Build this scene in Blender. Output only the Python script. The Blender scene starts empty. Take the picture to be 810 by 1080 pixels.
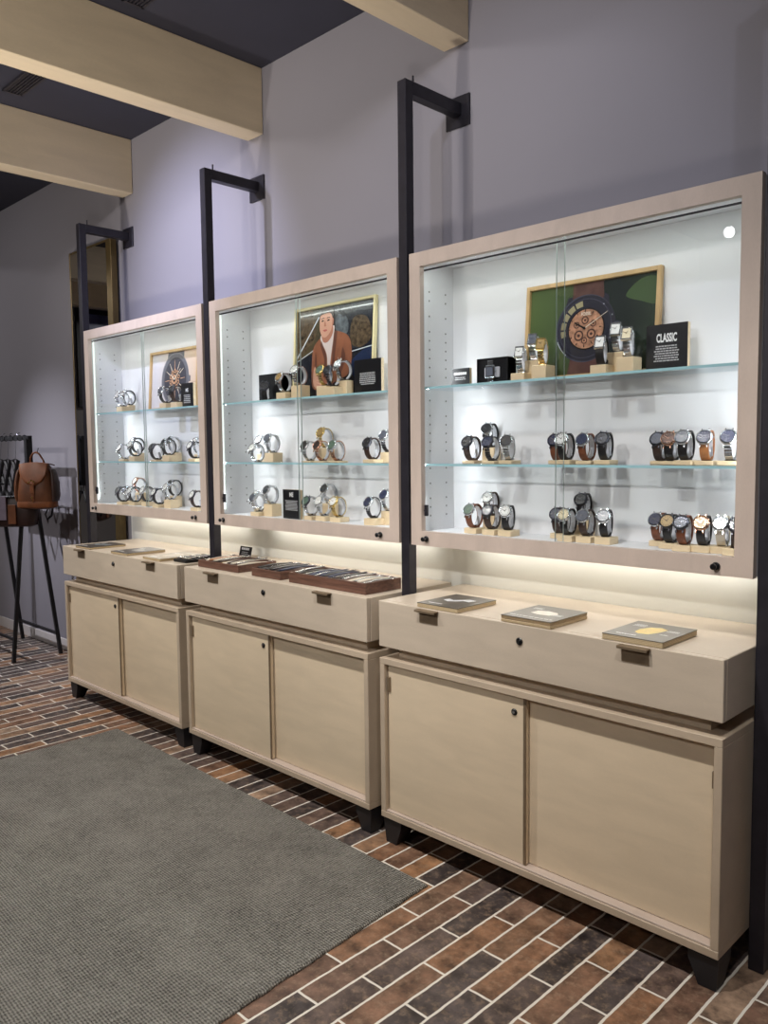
import bpy, bmesh, math, random
from math import sin, cos, pi, radians as R
from mathutils import Vector, Matrix
random.seed(7)
SC = bpy.context.scene
COL = SC.collection
SC.view_settings.view_transform = 'Standard'
SC.view_settings.look = 'None'
SC.view_settings.exposure = 0.0
SC.cycles.use_denoising = True
SC.cycles.max_bounces = 10
SC.cycles.transparent_max_bounces = 16
SC.cycles.sample_clamp_indirect = 4.0
SC.cycles.caustics_reflective = False
SC.cycles.caustics_refractive = False

# ------------------------------------------------------------------ materials
def srgb(r, g=None, b=None):
    if g is None: r, g, b = r
    f = lambda c: (c/255/12.92) if c/255 <= .04045 else ((c/255+.055)/1.055)**2.4
    return (f(r), f(g), f(b), 1)

def nodes(name):
    m = bpy.data.materials.new(name); m.use_nodes = True
    nt = m.node_tree
    return m, nt, nt.nodes, nt.links, nt.nodes['Principled BSDF']

def mat(name, col, rough=.5, metal=0, var=0, scale=20, stretch=(1, 1, 1), bump=0, coat=0, emit=None, estr=0, spec=.5):
    m, nt, N, L, P = nodes(name)
    P.inputs['Base Color'].default_value = col
    P.inputs['Roughness'].default_value = rough
    P.inputs['Metallic'].default_value = metal
    P.inputs['Specular IOR Level'].default_value = spec
    if coat: P.inputs['Coat Weight'].default_value = coat; P.inputs['Coat Roughness'].default_value = .05
    if emit: P.inputs['Emission Color'].default_value = emit; P.inputs['Emission Strength'].default_value = estr
    if var or bump:
        tc = N.new('ShaderNodeTexCoord'); mp = N.new('ShaderNodeMapping'); mp.inputs['Scale'].default_value = stretch
        nz = N.new('ShaderNodeTexNoise'); nz.inputs['Scale'].default_value = scale; nz.inputs['Detail'].default_value = 5
        L.new(tc.outputs['Object'], mp.inputs['Vector']); L.new(mp.outputs['Vector'], nz.inputs['Vector'])
        if var:
            rp = N.new('ShaderNodeValToRGB')
            rp.color_ramp.elements[0].position = .3; rp.color_ramp.elements[1].position = .7
            rp.color_ramp.elements[0].color = tuple(c*(1-var) for c in col[:3])+(1,)
            rp.color_ramp.elements[1].color = tuple(min(1, c*(1+var)) for c in col[:3])+(1,)
            L.new(nz.outputs['Fac'], rp.inputs['Fac']); L.new(rp.outputs['Color'], P.inputs['Base Color'])
        if bump:
            b = N.new('ShaderNodeBump'); b.inputs['Strength'].default_value = bump; b.inputs['Distance'].default_value = .002
            L.new(nz.outputs['Fac'], b.inputs['Height']); L.new(b.outputs['Normal'], P.inputs['Normal'])
    return m

def glass_mat(name, tint, ior=1.45, rough=.0, base=.0):
    m, nt, N, L, P = nodes(name)
    N.remove(P)
    out = N['Material Output']
    tr = N.new('ShaderNodeBsdfTransparent'); tr.inputs['Color'].default_value = tint
    gl = N.new('ShaderNodeBsdfGlossy'); gl.inputs['Roughness'].default_value = rough; gl.inputs['Color'].default_value = (.9, .95, 1, 1)
    lw = N.new('ShaderNodeLayerWeight'); lw.inputs['Blend'].default_value = .5
    pw = N.new('ShaderNodeMath'); pw.operation = 'POWER'; pw.inputs[1].default_value = 5.0; L.new(lw.outputs['Facing'], pw.inputs[0])
    fr = N.new('ShaderNodeMath'); fr.operation = 'MULTIPLY_ADD'; fr.inputs[1].default_value = .9; fr.inputs[2].default_value = ((ior-1)/(ior+1))**2; L.new(pw.outputs[0], fr.inputs[0])
    mx = N.new('ShaderNodeMixShader')
    ad = N.new('ShaderNodeMath'); ad.operation = 'ADD'; ad.inputs[1].default_value = base; ad.use_clamp = True
    L.new(fr.outputs[0], ad.inputs[0]); L.new(ad.outputs[0], mx.inputs[0])
    L.new(tr.outputs[0], mx.inputs[1]); L.new(gl.outputs[0], mx.inputs[2]); L.new(mx.outputs[0], out.inputs['Surface'])
    return m

M = {}
def wood(name, c, var=.07, rough=.45, stretch=(2, 2, 9), scale=2.5, bump=.05):
    m, nt, N, L, P = nodes(name)
    P.inputs['Roughness'].default_value = rough
    tc = N.new('ShaderNodeTexCoord'); mp = N.new('ShaderNodeMapping'); mp.inputs['Scale'].default_value = stretch
    n1 = N.new('ShaderNodeTexNoise'); n1.inputs['Scale'].default_value = scale; n1.inputs['Detail'].default_value = 6; n1.inputs['Distortion'].default_value = .6
    n2 = N.new('ShaderNodeTexNoise'); n2.inputs['Scale'].default_value = scale*22; n2.inputs['Detail'].default_value = 3
    L.new(tc.outputs['Object'], mp.inputs[0]); L.new(mp.outputs[0], n1.inputs['Vector']); L.new(mp.outputs[0], n2.inputs['Vector'])
    ad = N.new('ShaderNodeMath'); ad.operation = 'MULTIPLY_ADD'; ad.inputs[1].default_value = .35
    L.new(n2.outputs['Fac'], ad.inputs[0]); L.new(n1.outputs['Fac'], ad.inputs[2])
    rp = N.new('ShaderNodeValToRGB'); rp.color_ramp.elements[0].position = .45; rp.color_ramp.elements[1].position = .9
    rp.color_ramp.elements[0].color = tuple(x*(1-var) for x in c[:3])+(1,)
    rp.color_ramp.elements[1].color = tuple(min(1, x*(1+var)) for x in c[:3])+(1,)
    L.new(ad.outputs[0], rp.inputs[0]); L.new(rp.outputs[0], P.inputs['Base Color'])
    b = N.new('ShaderNodeBump'); b.inputs['Strength'].default_value = bump; b.inputs['Distance'].default_value = .001
    L.new(n2.outputs['Fac'], b.inputs['Height']); L.new(b.outputs[0], P.inputs['Normal'])
    return m

M['birch'] = wood('birch_ply', srgb(222, 204, 177), var=.05)
M['birch_frame'] = wood('birch_frame', srgb(200, 184, 173), stretch=(6, 6, 2))  # same birch, tinted pinker for the cool dim light on the frames
M['birch_edge'] = wood('birch_edge', srgb(194, 177, 156), stretch=(4, 4, 4))
M['birch_counter'] = wood('birch_counter', srgb(200, 186, 168), stretch=(2, 2, 8))
M['beam'] = wood('beam_ply', srgb(212, 195, 168), stretch=(6, 1.2, 6), rough=.6)
M['oak'] = wood('oak_frame', srgb(196, 164, 116), var=.15, stretch=(10, 10, 3))
M['walnut'] = wood('walnut', srgb(104, 74, 62), var=.38, stretch=(2, 10, 26), scale=4)
M['block'] = wood('pale_block', srgb(226, 204, 168), var=.06, stretch=(6, 6, 20))
M['white'] = mat('cabinet_white', srgb(228, 229, 232), .45)
M['hole'] = mat('pin_hole', srgb(110, 112, 108), .8)
M['iron'] = mat('black_iron', srgb(44, 42, 50), .45, .3, var=.15, scale=30)
M['foot'] = mat('black_foot', srgb(30, 30, 34), .5)
M['bronze'] = mat('bronze_tab', srgb(142, 124, 102), .45, .5, var=.1, scale=40)
M['chrome'] = mat('chrome', srgb(205, 205, 210), .15, 1)
M['blackplastic'] = mat('black_plastic', srgb(20, 20, 22), .3)
M['sign'] = mat('sign_black', srgb(18, 18, 22), .35)
M['boxblack'] = mat('box_black', srgb(24, 24, 27), .8, spec=.2)
M['signtext'] = mat('sign_text', srgb(235, 235, 235), .6)
M['signgrey'] = mat('sign_text_grey', srgb(190, 190, 192), .6)
M['leather'] = mat('brown_leather', srgb(106, 64, 40), .38, var=.35, scale=9, bump=.3)
M['leather2'] = mat('tan_leather', srgb(128, 76, 46), .38, var=.25, scale=12, bump=.3)
M['leather_d'] = mat('dark_leather', srgb(58, 38, 34), .45, var=.3, scale=12, bump=.3)
M['leather_b'] = mat('black_leather', srgb(26, 24, 28), .45, var=.2, scale=20, bump=.2)
M['suede'] = mat('plum_grey_leather', srgb(112, 100, 112), .7, var=.15, scale=25, bump=.2)
M['brass'] = mat('brass', srgb(222, 190, 110), .22, 1)
M['bronzeframe'] = mat('bronze_frame', srgb(122, 104, 70), .35, .7, var=.12, scale=8, stretch=(3, 3, 1))
M['mirror'] = mat('mirror_silver', srgb(225, 228, 232), .015, 1)
M['glass'] = glass_mat('clear_glass', (.985, .99, .99, 1), 1.42)
M['shelfglass'] = glass_mat('shelf_glass', (.95, .982, .985, 1), 1.45, .02)
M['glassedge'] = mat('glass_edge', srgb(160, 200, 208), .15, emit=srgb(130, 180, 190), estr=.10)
M['glassedge2'] = mat('pane_edge', srgb(196, 210, 206), .2)
M['ledstrip'] = mat('led_strip', srgb(240, 245, 240), .4, emit=(.9, 1, .95, 1), estr=.8)

# watch materials
WM = dict(
    silver=mat('steel_silver', srgb(216, 218, 222), .16, 1), gold=mat('steel_gold', srgb(224, 196, 128), .22, 1),
    gun=mat('steel_gun', srgb(84, 84, 92), .28, 1), rose=mat('steel_rose', srgb(214, 166, 140), .22, 1),
    black=mat('strap_black', srgb(30, 28, 30), .45), brown=mat('strap_brown', srgb(120, 68, 42), .5, var=.2, scale=60),
    dark=mat('strap_dark', srgb(62, 42, 34), .5, var=.2, scale=60), tan=mat('strap_tan', srgb(170, 112, 68), .5, var=.2, scale=60),
    cream=mat('strap_cream', srgb(214, 204, 186), .5), navy=mat('strap_navy', srgb(40, 48, 76), .5))
DM = dict(
    black=mat('dial_black', srgb(26, 26, 30), .35), white=mat('dial_white', srgb(232, 232, 230), .35),
    blue=mat('dial_blue', srgb(34, 42, 74), .3), grey=mat('dial_grey', srgb(92, 96, 108), .3),
    green=mat('dial_green', srgb(92, 116, 100), .3), gold=mat('dial_gold', srgb(170, 142, 92), .3),
    brown=mat('dial_brown', srgb(58, 42, 36), .3), cream=mat('dial_cream', srgb(232, 220, 190), .35))
M['cuff'] = mat('cuff_white', srgb(232, 234, 240), .3)
M['tag'] = mat('tag_grey', srgb(190, 192, 200), .5)

# ------------------------------------------------------------------ mesh builder
class MB:
    def __init__(s): s.v = []; s.f = []; s.m = []
    def add(s, vs, fs, mi=0):
        o = len(s.v); s.v += [tuple(v) for v in vs]
        for f in fs: s.f.append(tuple(i+o for i in f)); s.m.append(mi)
        return s
    def bm(s, bm, mi=0, mx=None):
        bm.verts.ensure_lookup_table(); bm.verts.index_update()
        vs = [(mx @ v.co) if mx else v.co.copy() for v in bm.verts]
        s.add(vs, [[v.index for v in f.verts] for f in bm.faces], mi); bm.free(); return s
    def box(s, a, b, bev=.0, mi=0, mx=None, seg=1):
        bm = bmesh.new(); bmesh.ops.create_cube(bm, size=1)
        for v in bm.verts:
            v.co = Vector(((a[0]+b[0])/2+v.co.x*abs(b[0]-a[0]), (a[1]+b[1])/2+v.co.y*abs(b[1]-a[1]), (a[2]+b[2])/2+v.co.z*abs(b[2]-a[2])))
        if bev: bmesh.ops.bevel(bm, geom=list(bm.edges), offset=bev, segments=seg, affect='EDGES', profile=.5)
        return s.bm(bm, mi, mx)
    def cyl(s, p, q, r, r2=None, n=20, mi=0, bev=0, mx=None):
        p = Vector(p); q = Vector(q); d = q-p; L_ = d.length
        if r2 is None: r2 = r
        z = d.normalized(); x = z.orthogonal().normalized(); y = z.cross(x)
        if bev: prof = [(0, r-bev), (bev, r), (L_-bev, r2), (L_, r2-bev)]
        else: prof = [(0, r), (L_, r2)]
        vs = []; fs = []
        for h, rr in prof:
            for i in range(n):
                a = 2*pi*i/n; vs.append(p+z*h+x*rr*cos(a)+y*rr*sin(a))
        for k in range(len(prof)-1):
            for i in range(n): fs.append((k*n+i, k*n+(i+1) % n, (k+1)*n+(i+1) % n, (k+1)*n+i))
        fs.append(tuple(reversed(range(n)))); fs.append(tuple((len(prof)-1)*n+i for i in range(n)))
        if mx: vs = [mx @ v for v in vs]
        return s.add(vs, fs, mi)
    def tube(s, pts, r, n=8, mi=0, closed=False, flat=1.0):
        pts = [Vector(p) for p in pts]; vs = []; fs = []; m = len(pts)
        prevx = None
        for k, p in enumerate(pts):
            a = pts[k-1] if (k > 0 or closed) else p; b = pts[(k+1) % m] if (k < m-1 or closed) else p
            t = (b-a).normalized()
            if prevx is None: x = t.orthogonal().normalized()
            else: x = (prevx-t*prevx.dot(t)).normalized()
            prevx = x; y = t.cross(x)
            rr = r[k] if isinstance(r, (list, tuple)) else r
            for i in range(n): vs.append(p+x*rr*cos(2*pi*i/n)+y*rr*flat*sin(2*pi*i/n))
        rng = m if closed else m-1
        for k in range(rng):
            for i in range(n):
                k2 = (k+1) % m
                fs.append((k*n+i, k*n+(i+1) % n, k2*n+(i+1) % n, k2*n+i))
        if not closed: fs.append(tuple(reversed(range(n)))); fs.append(tuple((m-1)*n+i for i in range(n)))
        return s.add(vs, fs, mi)
    def poly(s, pts, mi=0): return s.add(pts, [tuple(range(len(pts)))], mi)
    def mesh(s, name, mats, smooth=False):
        me = bpy.data.meshes.new(name); me.from_pydata(s.v, [], s.f)
        for m in (mats if isinstance(mats, (list, tuple)) else [mats]): me.materials.append(m)
        me.polygons.foreach_set('material_index', s.m)
        if smooth:
            me.polygons.foreach_set('use_smooth', [True]*len(me.polygons))
            try: me.set_sharp_from_angle(angle=R(40))
            except Exception: pass
        me.update(); return me
    def build(s, name, mats, parent=None, smooth=False, **tags):
        o = bpy.data.objects.new(name, s.mesh(name, mats, smooth)); COL.objects.link(o)
        if parent: o.parent = parent
        for k, v in tags.items(): o[k] = v
        return o

def thing(name, label, cat, loc=(0, 0, 0), rz=0, group=None):
    o = bpy.data.objects.new(name, None); COL.objects.link(o); o.empty_display_size = .05
    o.location = loc; o.rotation_euler = (0, 0, rz); o['label'] = label; o['category'] = cat
    if group: o['group'] = group
    return o
def tag(o, label, cat, group=None):
    o['label'] = label; o['category'] = cat
    if group: o['group'] = group
    return o
def link(me, name, parent, loc=(0, 0, 0), rot=(0, 0, 0)):
    o = bpy.data.objects.new(name, me); COL.objects.link(o); o.parent = parent; o.location = loc; o.rotation_euler = rot
    return o
def struct(name, mb, mats): return mb.build(name, mats, kind='structure')

def text_into(mb, txt, size, org, ux, uz, mi, bold=.0, sx=1.0):
    """lay lettering as flat mesh on the plane spanned by ux, uz, centred at org"""
    cu = bpy.data.curves.new('txt', 'FONT'); cu.body = txt; cu.size = size; cu.align_x = 'CENTER'; cu.align_y = 'CENTER'; cu.offset = bold; cu.resolution_u = 3
    ob = bpy.data.objects.new('txt', cu); COL.objects.link(ob)
    dg = bpy.context.evaluated_depsgraph_get(); me = bpy.data.meshes.new_from_object(ob.evaluated_get(dg))
    ux = Vector(ux); uz = Vector(uz); org = Vector(org)
    mb.add([org+ux*v.co.x*sx+uz*v.co.y for v in me.vertices], [tuple(p.vertices) for p in me.polygons], mi)
    bpy.data.objects.remove(ob); bpy.data.curves.remove(cu); bpy.data.meshes.remove(me)

def quad_into(mb, org, ux, uz, u0, v0, u1, v1, mi):
    org = Vector(org); ux = Vector(ux); uz = Vector(uz)
    mb.poly([org+ux*u0+uz*v0, org+ux*u1+uz*v0, org+ux*u1+uz*v1, org+ux*u0+uz*v1], mi)
def lines_into(mb, org, ux, uz, w, h, n, mi, rnd, th=.45):
    """rows of small print: dashes of word-like length, filling w x h centred at org"""
    for i in range(n):
        v = h/2-(i+.5)*h/n; ww = w*rnd.uniform(.8, 1); u = -ww/2
        while u < ww/2-.001:
            l = rnd.uniform(.05, .14)*w; e = min(u+l, ww/2)
            quad_into(mb, org, ux, uz, u, v-h/n*th/2, e, v+h/n*th/2, mi); u = e+w*.018

# ------------------------------------------------------------------ the setting
CEIL = 3.223
X0, X1, Y0 = -8.0, 3.2, -5.4
def wall_mat():
    m = mat('wall_paint', srgb(140, 137, 146), .75, var=.03, scale=1.2, bump=.05)
    return m
M['wall'] = wall_mat(); M['wall_dim'] = mat('wall_paint_dark', srgb(136, 131, 130), .8, var=.05, scale=1.2)
M['ceil'] = mat('ceiling_navy', srgb(46, 46, 60), .7, var=.08, scale=3)
struct('wall_back', MB().box((X0-.1, 0, 0), (X1+.1, .1, CEIL)), M['wall'])
struct('wall_left', MB().box((X0-.1, Y0, 0), (X0, 0, CEIL)), M['wall_dim'])
struct('wall_right', MB().box((X1, Y0, 0), (X1+.1, 0, CEIL)), M['wall_dim'])
struct('wall_front', MB().box((X0-.1, Y0-.1, 0), (X1+.1, Y0, CEIL)), M['wall_dim'])
struct('ceiling', MB().box((X0-.1, Y0-.1, CEIL), (X1+.1, .1, CEIL+.1)), M['ceil'])

def floor_mat():
    m, nt, N, L, P = nodes('brick_floor')
    tc = N.new('ShaderNodeTexCoord'); sp = N.new('ShaderNodeSeparateXYZ'); L.new(tc.outputs['Object'], sp.inputs[0])
    def math_(op, a, b=None, c=None):
        n = N.new('ShaderNodeMath'); n.operation = op
        for i, x in enumerate((a, b, c)):
            if x is None: continue
            if isinstance(x, (int, float)): n.inputs[i].default_value = x
            else: L.new(x, n.inputs[i])
        return n.outputs[0]
    U = math_('ADD', sp.outputs['Y'], .5855+.315*100)
    V = math_('ADD', sp.outputs['X'], .549+.0787*200)
    wn = N.new('ShaderNodeTexNoise'); wn.inputs['Scale'].default_value = 26; wn.inputs['Detail'].default_value = 3; L.new(tc.outputs['Object'], wn.inputs['Vector'])
    off = math_('MULTIPLY_ADD', wn.outputs['Fac'], .005, -.0025)
    cx = N.new('ShaderNodeCombineXYZ'); L.new(math_('ADD', U, off), cx.inputs[0]); L.new(math_('ADD', V, off), cx.inputs[1])
    br = N.new('ShaderNodeTexBrick'); br.offset = .5; br.offset_frequency = 2; br.squash = 1
    br.inputs['Color1'].default_value = (0, 0, 0, 1); br.inputs['Color2'].default_value = (1, 1, 1, 1); br.inputs['Mortar'].default_value = (.5, .5, .5, 1)
    br.inputs['Scale'].default_value = 1; br.inputs['Mortar Size'].default_value = .0042; br.inputs['Mortar Smooth'].default_value = .25
    br.inputs['Bias'].default_value = 0; br.inputs['Brick Width'].default_value = .315; br.inputs['Row Height'].default_value = .0787
    L.new(cx.outputs[0], br.inputs['Vector'])
    rp = N.new('ShaderNodeValToRGB'); cr = rp.color_ramp; cr.interpolation = 'LINEAR'
    cols = [(0, srgb(72, 66, 66)), (.2, srgb(92, 84, 84)), (.34, srgb(126, 100, 86)), (.48, srgb(160, 120, 90)), (.6, srgb(120, 102, 94)), (.72, srgb(88, 82, 84)), (.84, srgb(166, 126, 92)), (1, srgb(172, 152, 134))]
    cr.elements[0].color = cols[0][1]; cr.elements[1].color = cols[-1][1]
    for p_, c_ in cols[1:-1]: e = cr.elements.new(p_); e.color = c_
    L.new(br.outputs['Color'], rp.inputs[0])
    n1 = N.new('ShaderNodeTexNoise'); n1.inputs['Scale'].default_value = 13; n1.inputs['Detail'].default_value = 8; n1.inputs['Roughness'].default_value = .7; L.new(tc.outputs['Object'], n1.inputs['Vector'])
    r1 = N.new('ShaderNodeValToRGB'); r1.color_ramp.elements[0].position = .34; r1.color_ramp.elements[0].color = (.28, .26, .27, 1); r1.color_ramp.elements[1].position = .72; r1.color_ramp.elements[1].color = (1.5, 1.42, 1.36, 1)
    L.new(n1.outputs['Fac'], r1.inputs[0])
    mu = N.new('ShaderNodeMix'); mu.data_type = 'RGBA'; mu.blend_type = 'MULTIPLY'; mu.inputs['Factor'].default_value = 1
    L.new(rp.outputs[0], mu.inputs['A']); L.new(r1.outputs[0], mu.inputs['B'])
    # pale worn patches
    n2 = N.new('ShaderNodeTexNoise'); n2.inputs['Scale'].default_value = 34; n2.inputs['Detail'].default_value = 9; n2.inputs['Roughness'].default_value = .75; L.new(tc.outputs['Object'], n2.inputs['Vector'])
    r2 = N.new('ShaderNodeValToRGB'); r2.color_ramp.elements[0].position = .5; r2.color_ramp.elements[0].color = (0, 0, 0, 1); r2.color_ramp.elements[1].position = .75; r2.color_ramp.elements[1].color = (.75, .75, .75, 1)
    L.new(n2.outputs['Fac'], r2.inputs[0])
    pm = N.new('ShaderNodeMix'); pm.data_type = 'RGBA'; pm.inputs['B'].default_value = srgb(176, 150, 126)
    L.new(r2.outputs[0], pm.inputs['Factor']); L.new(mu.outputs['Result'], pm.inputs['A'])
    mo = N.new('ShaderNodeMix'); mo.data_type = 'RGBA'; mo.inputs['B'].default_value = srgb(236, 230, 220)
    L.new(br.outputs['Fac'], mo.inputs['Factor']); L.new(pm.outputs['Result'], mo.inputs['A'])
    L.new(mo.outputs['Result'], P.inputs['Base Color'])
    rr = math_('MULTIPLY_ADD', n1.outputs['Fac'], .35, .28); L.new(rr, P.inputs['Roughness'])
    h = math_('MULTIPLY_ADD', br.outputs['Fac'], -1.0, n1.outputs['Fac'])
    b = N.new('ShaderNodeBump'); b.inputs['Strength'].default_value = .45; b.inputs['Distance'].default_value = .003
    L.new(h, b.inputs['Height']); L.new(b.outputs[0], P.inputs['Normal'])
    return m
struct('floor', MB().box((X0-.1, Y0-.1, -.1), (X1+.1, .1, 0)), floor_mat())

# beams, skirting, cream wall panel behind the counters
for i, xc in enumerate((-7.385, -6.125, -3.605, -2.345, -1.085, .175, 1.435, 2.695)):
    struct('trim_%d' % (i+1), MB().box((xc-.06, Y0+.01, 2.915), (xc+.06, -.002, CEIL-.001), .003), M['beam'])
struct('baseboard_back', MB().box((X0+.01, -.014, .001), (X1-.01, -.001, .082), .003), mat('skirting_paint', srgb(205, 200, 200), .5))
M['panel'] = mat('cream_panel', srgb(232, 232, 224), .5, var=.02, scale=2)
struct('trim_9', MB().box((-3.67, -.0165, .1), (.24, -.0145, 2.08)), M['panel'])
def vent(x, y, w, d, label):
    t = thing('ceiling_vent', label, 'vent', (x, y, CEIL-.001), group='ceiling vents')
    mb = MB()
    for a, b in (((-w/2, -d/2), (w/2, -d/2+.012)), ((-w/2, d/2-.012), (w/2, d/2)), ((-w/2, -d/2), (-w/2+.012, d/2)), ((w/2-.012, -d/2), (w/2, d/2))):
        mb.box((a[0], a[1], -.012), (b[0], b[1], 0))
    mb.build('frame', M['iron'], t)
    mb = MB(); n = 5
    for i in range(n):
        yy = -d/2+.02+(d-.04)*i/(n-1); mb.box((-w/2+.012, yy-.004, -.010), (w/2-.012, yy+.003, -.002), mi=0)
    for i in range(1, 9): mb.box((-w/2+w*i/9-.003, -d/2+.01, -.008), (-w/2+w*i/9+.003, d/2-.01, -.001))
    mb.build('slat', M['iron'], t)
vent(-3.13, -.75, .46, .10, 'slotted black ceiling vent between the two left wooden beams')
vent(-1.95, -.73, .46, .10, 'slotted black ceiling vent between the two nearer wooden beams')

# rug
def rug_mat():
    m, nt, N, L, P = nodes('woven_rug'); P.inputs['Roughness'].default_value = .95; P.inputs['Specular IOR Level'].default_value = .1
    tc = N.new('ShaderNodeTexCoord')
    mp = N.new('ShaderNodeMapping'); mp.inputs['Rotation'].default_value = (0, 0, R(2)); L.new(tc.outputs['Object'], mp.inputs[0])
    w1 = N.new('ShaderNodeTexWave'); w1.bands_direction = 'Y'; w1.inputs['Scale'].default_value = 37; w1.inputs['Distortion'].default_value = 2.6; w1.inputs['Detail'].default_value = 3; w1.inputs['Detail Scale'].default_value = 5
    w2 = N.new('ShaderNodeTexWave'); w2.bands_direction = 'X'; w2.inputs['Scale'].default_value = 24; w2.inputs['Distortion'].default_value = 6; w2.inputs['Detail'].default_value = 2
    L.new(mp.outputs[0], w1.inputs['Vector']); L.new(mp.outputs[0], w2.inputs['Vector'])
    nz = N.new('ShaderNodeTexNoise'); nz.inputs['Scale'].default_value = 5; nz.inputs['Detail'].default_value = 10; nz.inputs['Roughness'].default_value = .75; L.new(tc.outputs['Object'], nz.inputs['Vector'])
    nf = N.new('ShaderNodeTexNoise'); nf.inputs['Scale'].default_value = 160; nf.inputs['Detail'].default_value = 3; L.new(tc.outputs['Object'], nf.inputs['Vector'])
    def ma(op, a, b, c=0):
        n = N.new('ShaderNodeMath'); n.operation = op
        for i, x in enumerate((a, b, c)):
            if isinstance(x, (int, float)): n.inputs[i].default_value = x
            else: L.new(x, n.inputs[i])
        return n.outputs[0]
    k = ma('MULTIPLY_ADD', w1.outputs['Fac'], .32, ma('MULTIPLY', w2.outputs['Fac'], .16))
    k = ma('ADD', k, ma('MULTIPLY_ADD', nz.outputs['Fac'], .50, ma('MULTIPLY', nf.outputs['Fac'], .42)))
    rp = N.new('ShaderNodeValToRGB'); rp.color_ramp.elements[0].position = .36; rp.color_ramp.elements[0].color = srgb(66, 65, 62)
    rp.color_ramp.elements[1].position = .92; rp.color_ramp.elements[1].color = srgb(186, 183, 176)
    L.new(k, rp.inputs[0]); L.new(rp.outputs[0], P.inputs['Base Color'])
    b = N.new('ShaderNodeBump'); b.inputs['Strength'].default_value = 1; b.inputs['Distance'].default_value = .006
    L.new(ma('MULTIPLY_ADD', w1.outputs['Fac'], 1, ma('MULTIPLY', w2.outputs['Fac'], .6)), b.inputs['Height']); L.new(b.outputs[0], P.inputs['Normal'])
    return m
def rug():
    c = [(-2.852, -.566), (-.722, -.600), (-.50, -4.05), (-2.86, -4.05)]
    # fine wavy outline
    pts = []
    rnd = random.Random(3)
    for i in range(4):
        a = Vector(c[i]); b = Vector(c[(i+1) % 4]); n = max(4, int((b-a).length/.04)); nn = Vector((b-a).yx).normalized()
        for k in range(n):
            p = a.lerp(b, k/n)+(nn*rnd.uniform(-.0022, .0022) if k else Vector((0, 0))); pts.append(p)
    n = len(pts); cx = Vector((-1.7, -2.2))
    ins = [p+(cx-p).normalized()*.006 for p in pts]
    vs = [(p.x, p.y, .001) for p in pts]+[(p.x, p.y, .006) for p in pts]+[(p.x, p.y, .010) for p in ins]
    fs = []
    for i in range(n):
        j = (i+1) % n; fs += [(i, j, n+j, n+i)[::-1], (n+i, n+j, 2*n+j, 2*n+i)[::-1]]
    fs += [tuple(2*n+i for i in range(n))[::-1], tuple(range(n))]
    o = MB().add(vs, fs).build('rug', rug_mat())
    tag(o, 'large grey ribbed woven rug lying on the brick floor', 'rug')
rug()

# ------------------------------------------------------------------ cabinets
UN = [(-3.587, -2.373), (-2.309, -1.105), (-1.044, .168)]
WHERE = ['farthest left', 'middle', 'nearest right']
def lower(u):
    x0, x1 = UN[u]; W = x1-x0; yf = -.4875; yb = -.05; z0, z1 = .0975, .675; t = .022
    T = thing('storage_cabinet', 'low pale plywood cabinet with two sliding doors and black feet, %s of three' % WHERE[u], 'cabinet', (x0, 0, 0), group='low storage cabinets')
    mb = MB()
    mb.box((0, yf, z0), (W, yb, z0+t), .0015); mb.box((0, yf, z1-t), (W, yb, z1), .0015)
    mb.box((0, yf+.0005, z0+t), (t, yb, z1-t), .0015); mb.box((W-t, yf+.0005, z0+t), (W, yb, z1-t), .0015)
    mb.box((t, yb-.012, z0+t), (W-t, yb, z1-t))
    mb.build('carcass', M['birch_edge'], T)
    MB().box((t, yf+.004, z0+t), (W-t, yf+.055, z0+t+.006), .001).build('door_track', M['birch_frame'], T)
    xs = .6125-.012
    d = MB().box((t+.004, yf+.016, z0+t+.007), (xs+.01, yf+.032, z1-t-.002), .0015).build('door', M['birch'], T)
    MB().cyl((xs-.032, yf+.0175, .600), (xs-.032, yf+.011, .600), .0105, bev=.002).cyl((xs-.032, yf+.0115, .600), (xs-.032, yf+.009, .600), .005, mi=1).build('lock', [M['blackplastic'], M['chrome']], d, True)
    MB().box((xs+.002, yf+.0125, z0+t+.008), (xs+.0125, yf+.0165, z1-t-.003), .001).build('edge_strip', M['bronze'], d)
    d2 = MB().box((xs-.02, yf+.036, z0+t+.007), (W-t-.004, yf+.052, z1-t-.002), .0015).build('door', M['birch'], T)
    MB().box((t+.004, yf+.010, .555), (t+.018, yf+.017, .607), .001).build('finger_pull', M['bronze'], d)
    if u == 2: MB().box((W-t-.016, yf+.030, .53), (W-t-.010, yf+.037, .575), .001).build('finger_pull', M['bronze'], d2)
    for ix in (0, 1):
        for iy in (0, 1):
            fx = .004 if ix == 0 else W-.004; sx = 1 if ix == 0 else -1
            fy = yf+.012 if iy == 0 else yb-.02; sy = 1 if iy == 0 else -1
            def ring(w, z): return [(fx, fy, z), (fx+sx*w, fy, z), (fx+sx*w, fy+sy*w, z), (fx, fy+sy*w, z)]
            vs = ring(.082, z0-.001)+ring(.080, z0-.03)+ring(.048, .001); fs = []
            # the two outward faces lean in a little at the base
            vs = [(v[0]+(sx*.006 if (k >= 8) else 0), v[1]+(sy*.004 if k >= 8 else 0), v[2]) for k, v in enumerate(vs)]
            for k in range(2):
                for i in range(4): fs.append((k*4+i, k*4+(i+1) % 4, k*4+4+(i+1) % 4, k*4+4+i))
            fs += [(0, 1, 2, 3), (11, 10, 9, 8)]
            MB().add(vs, fs).build('foot', M['foot'], T)
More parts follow.
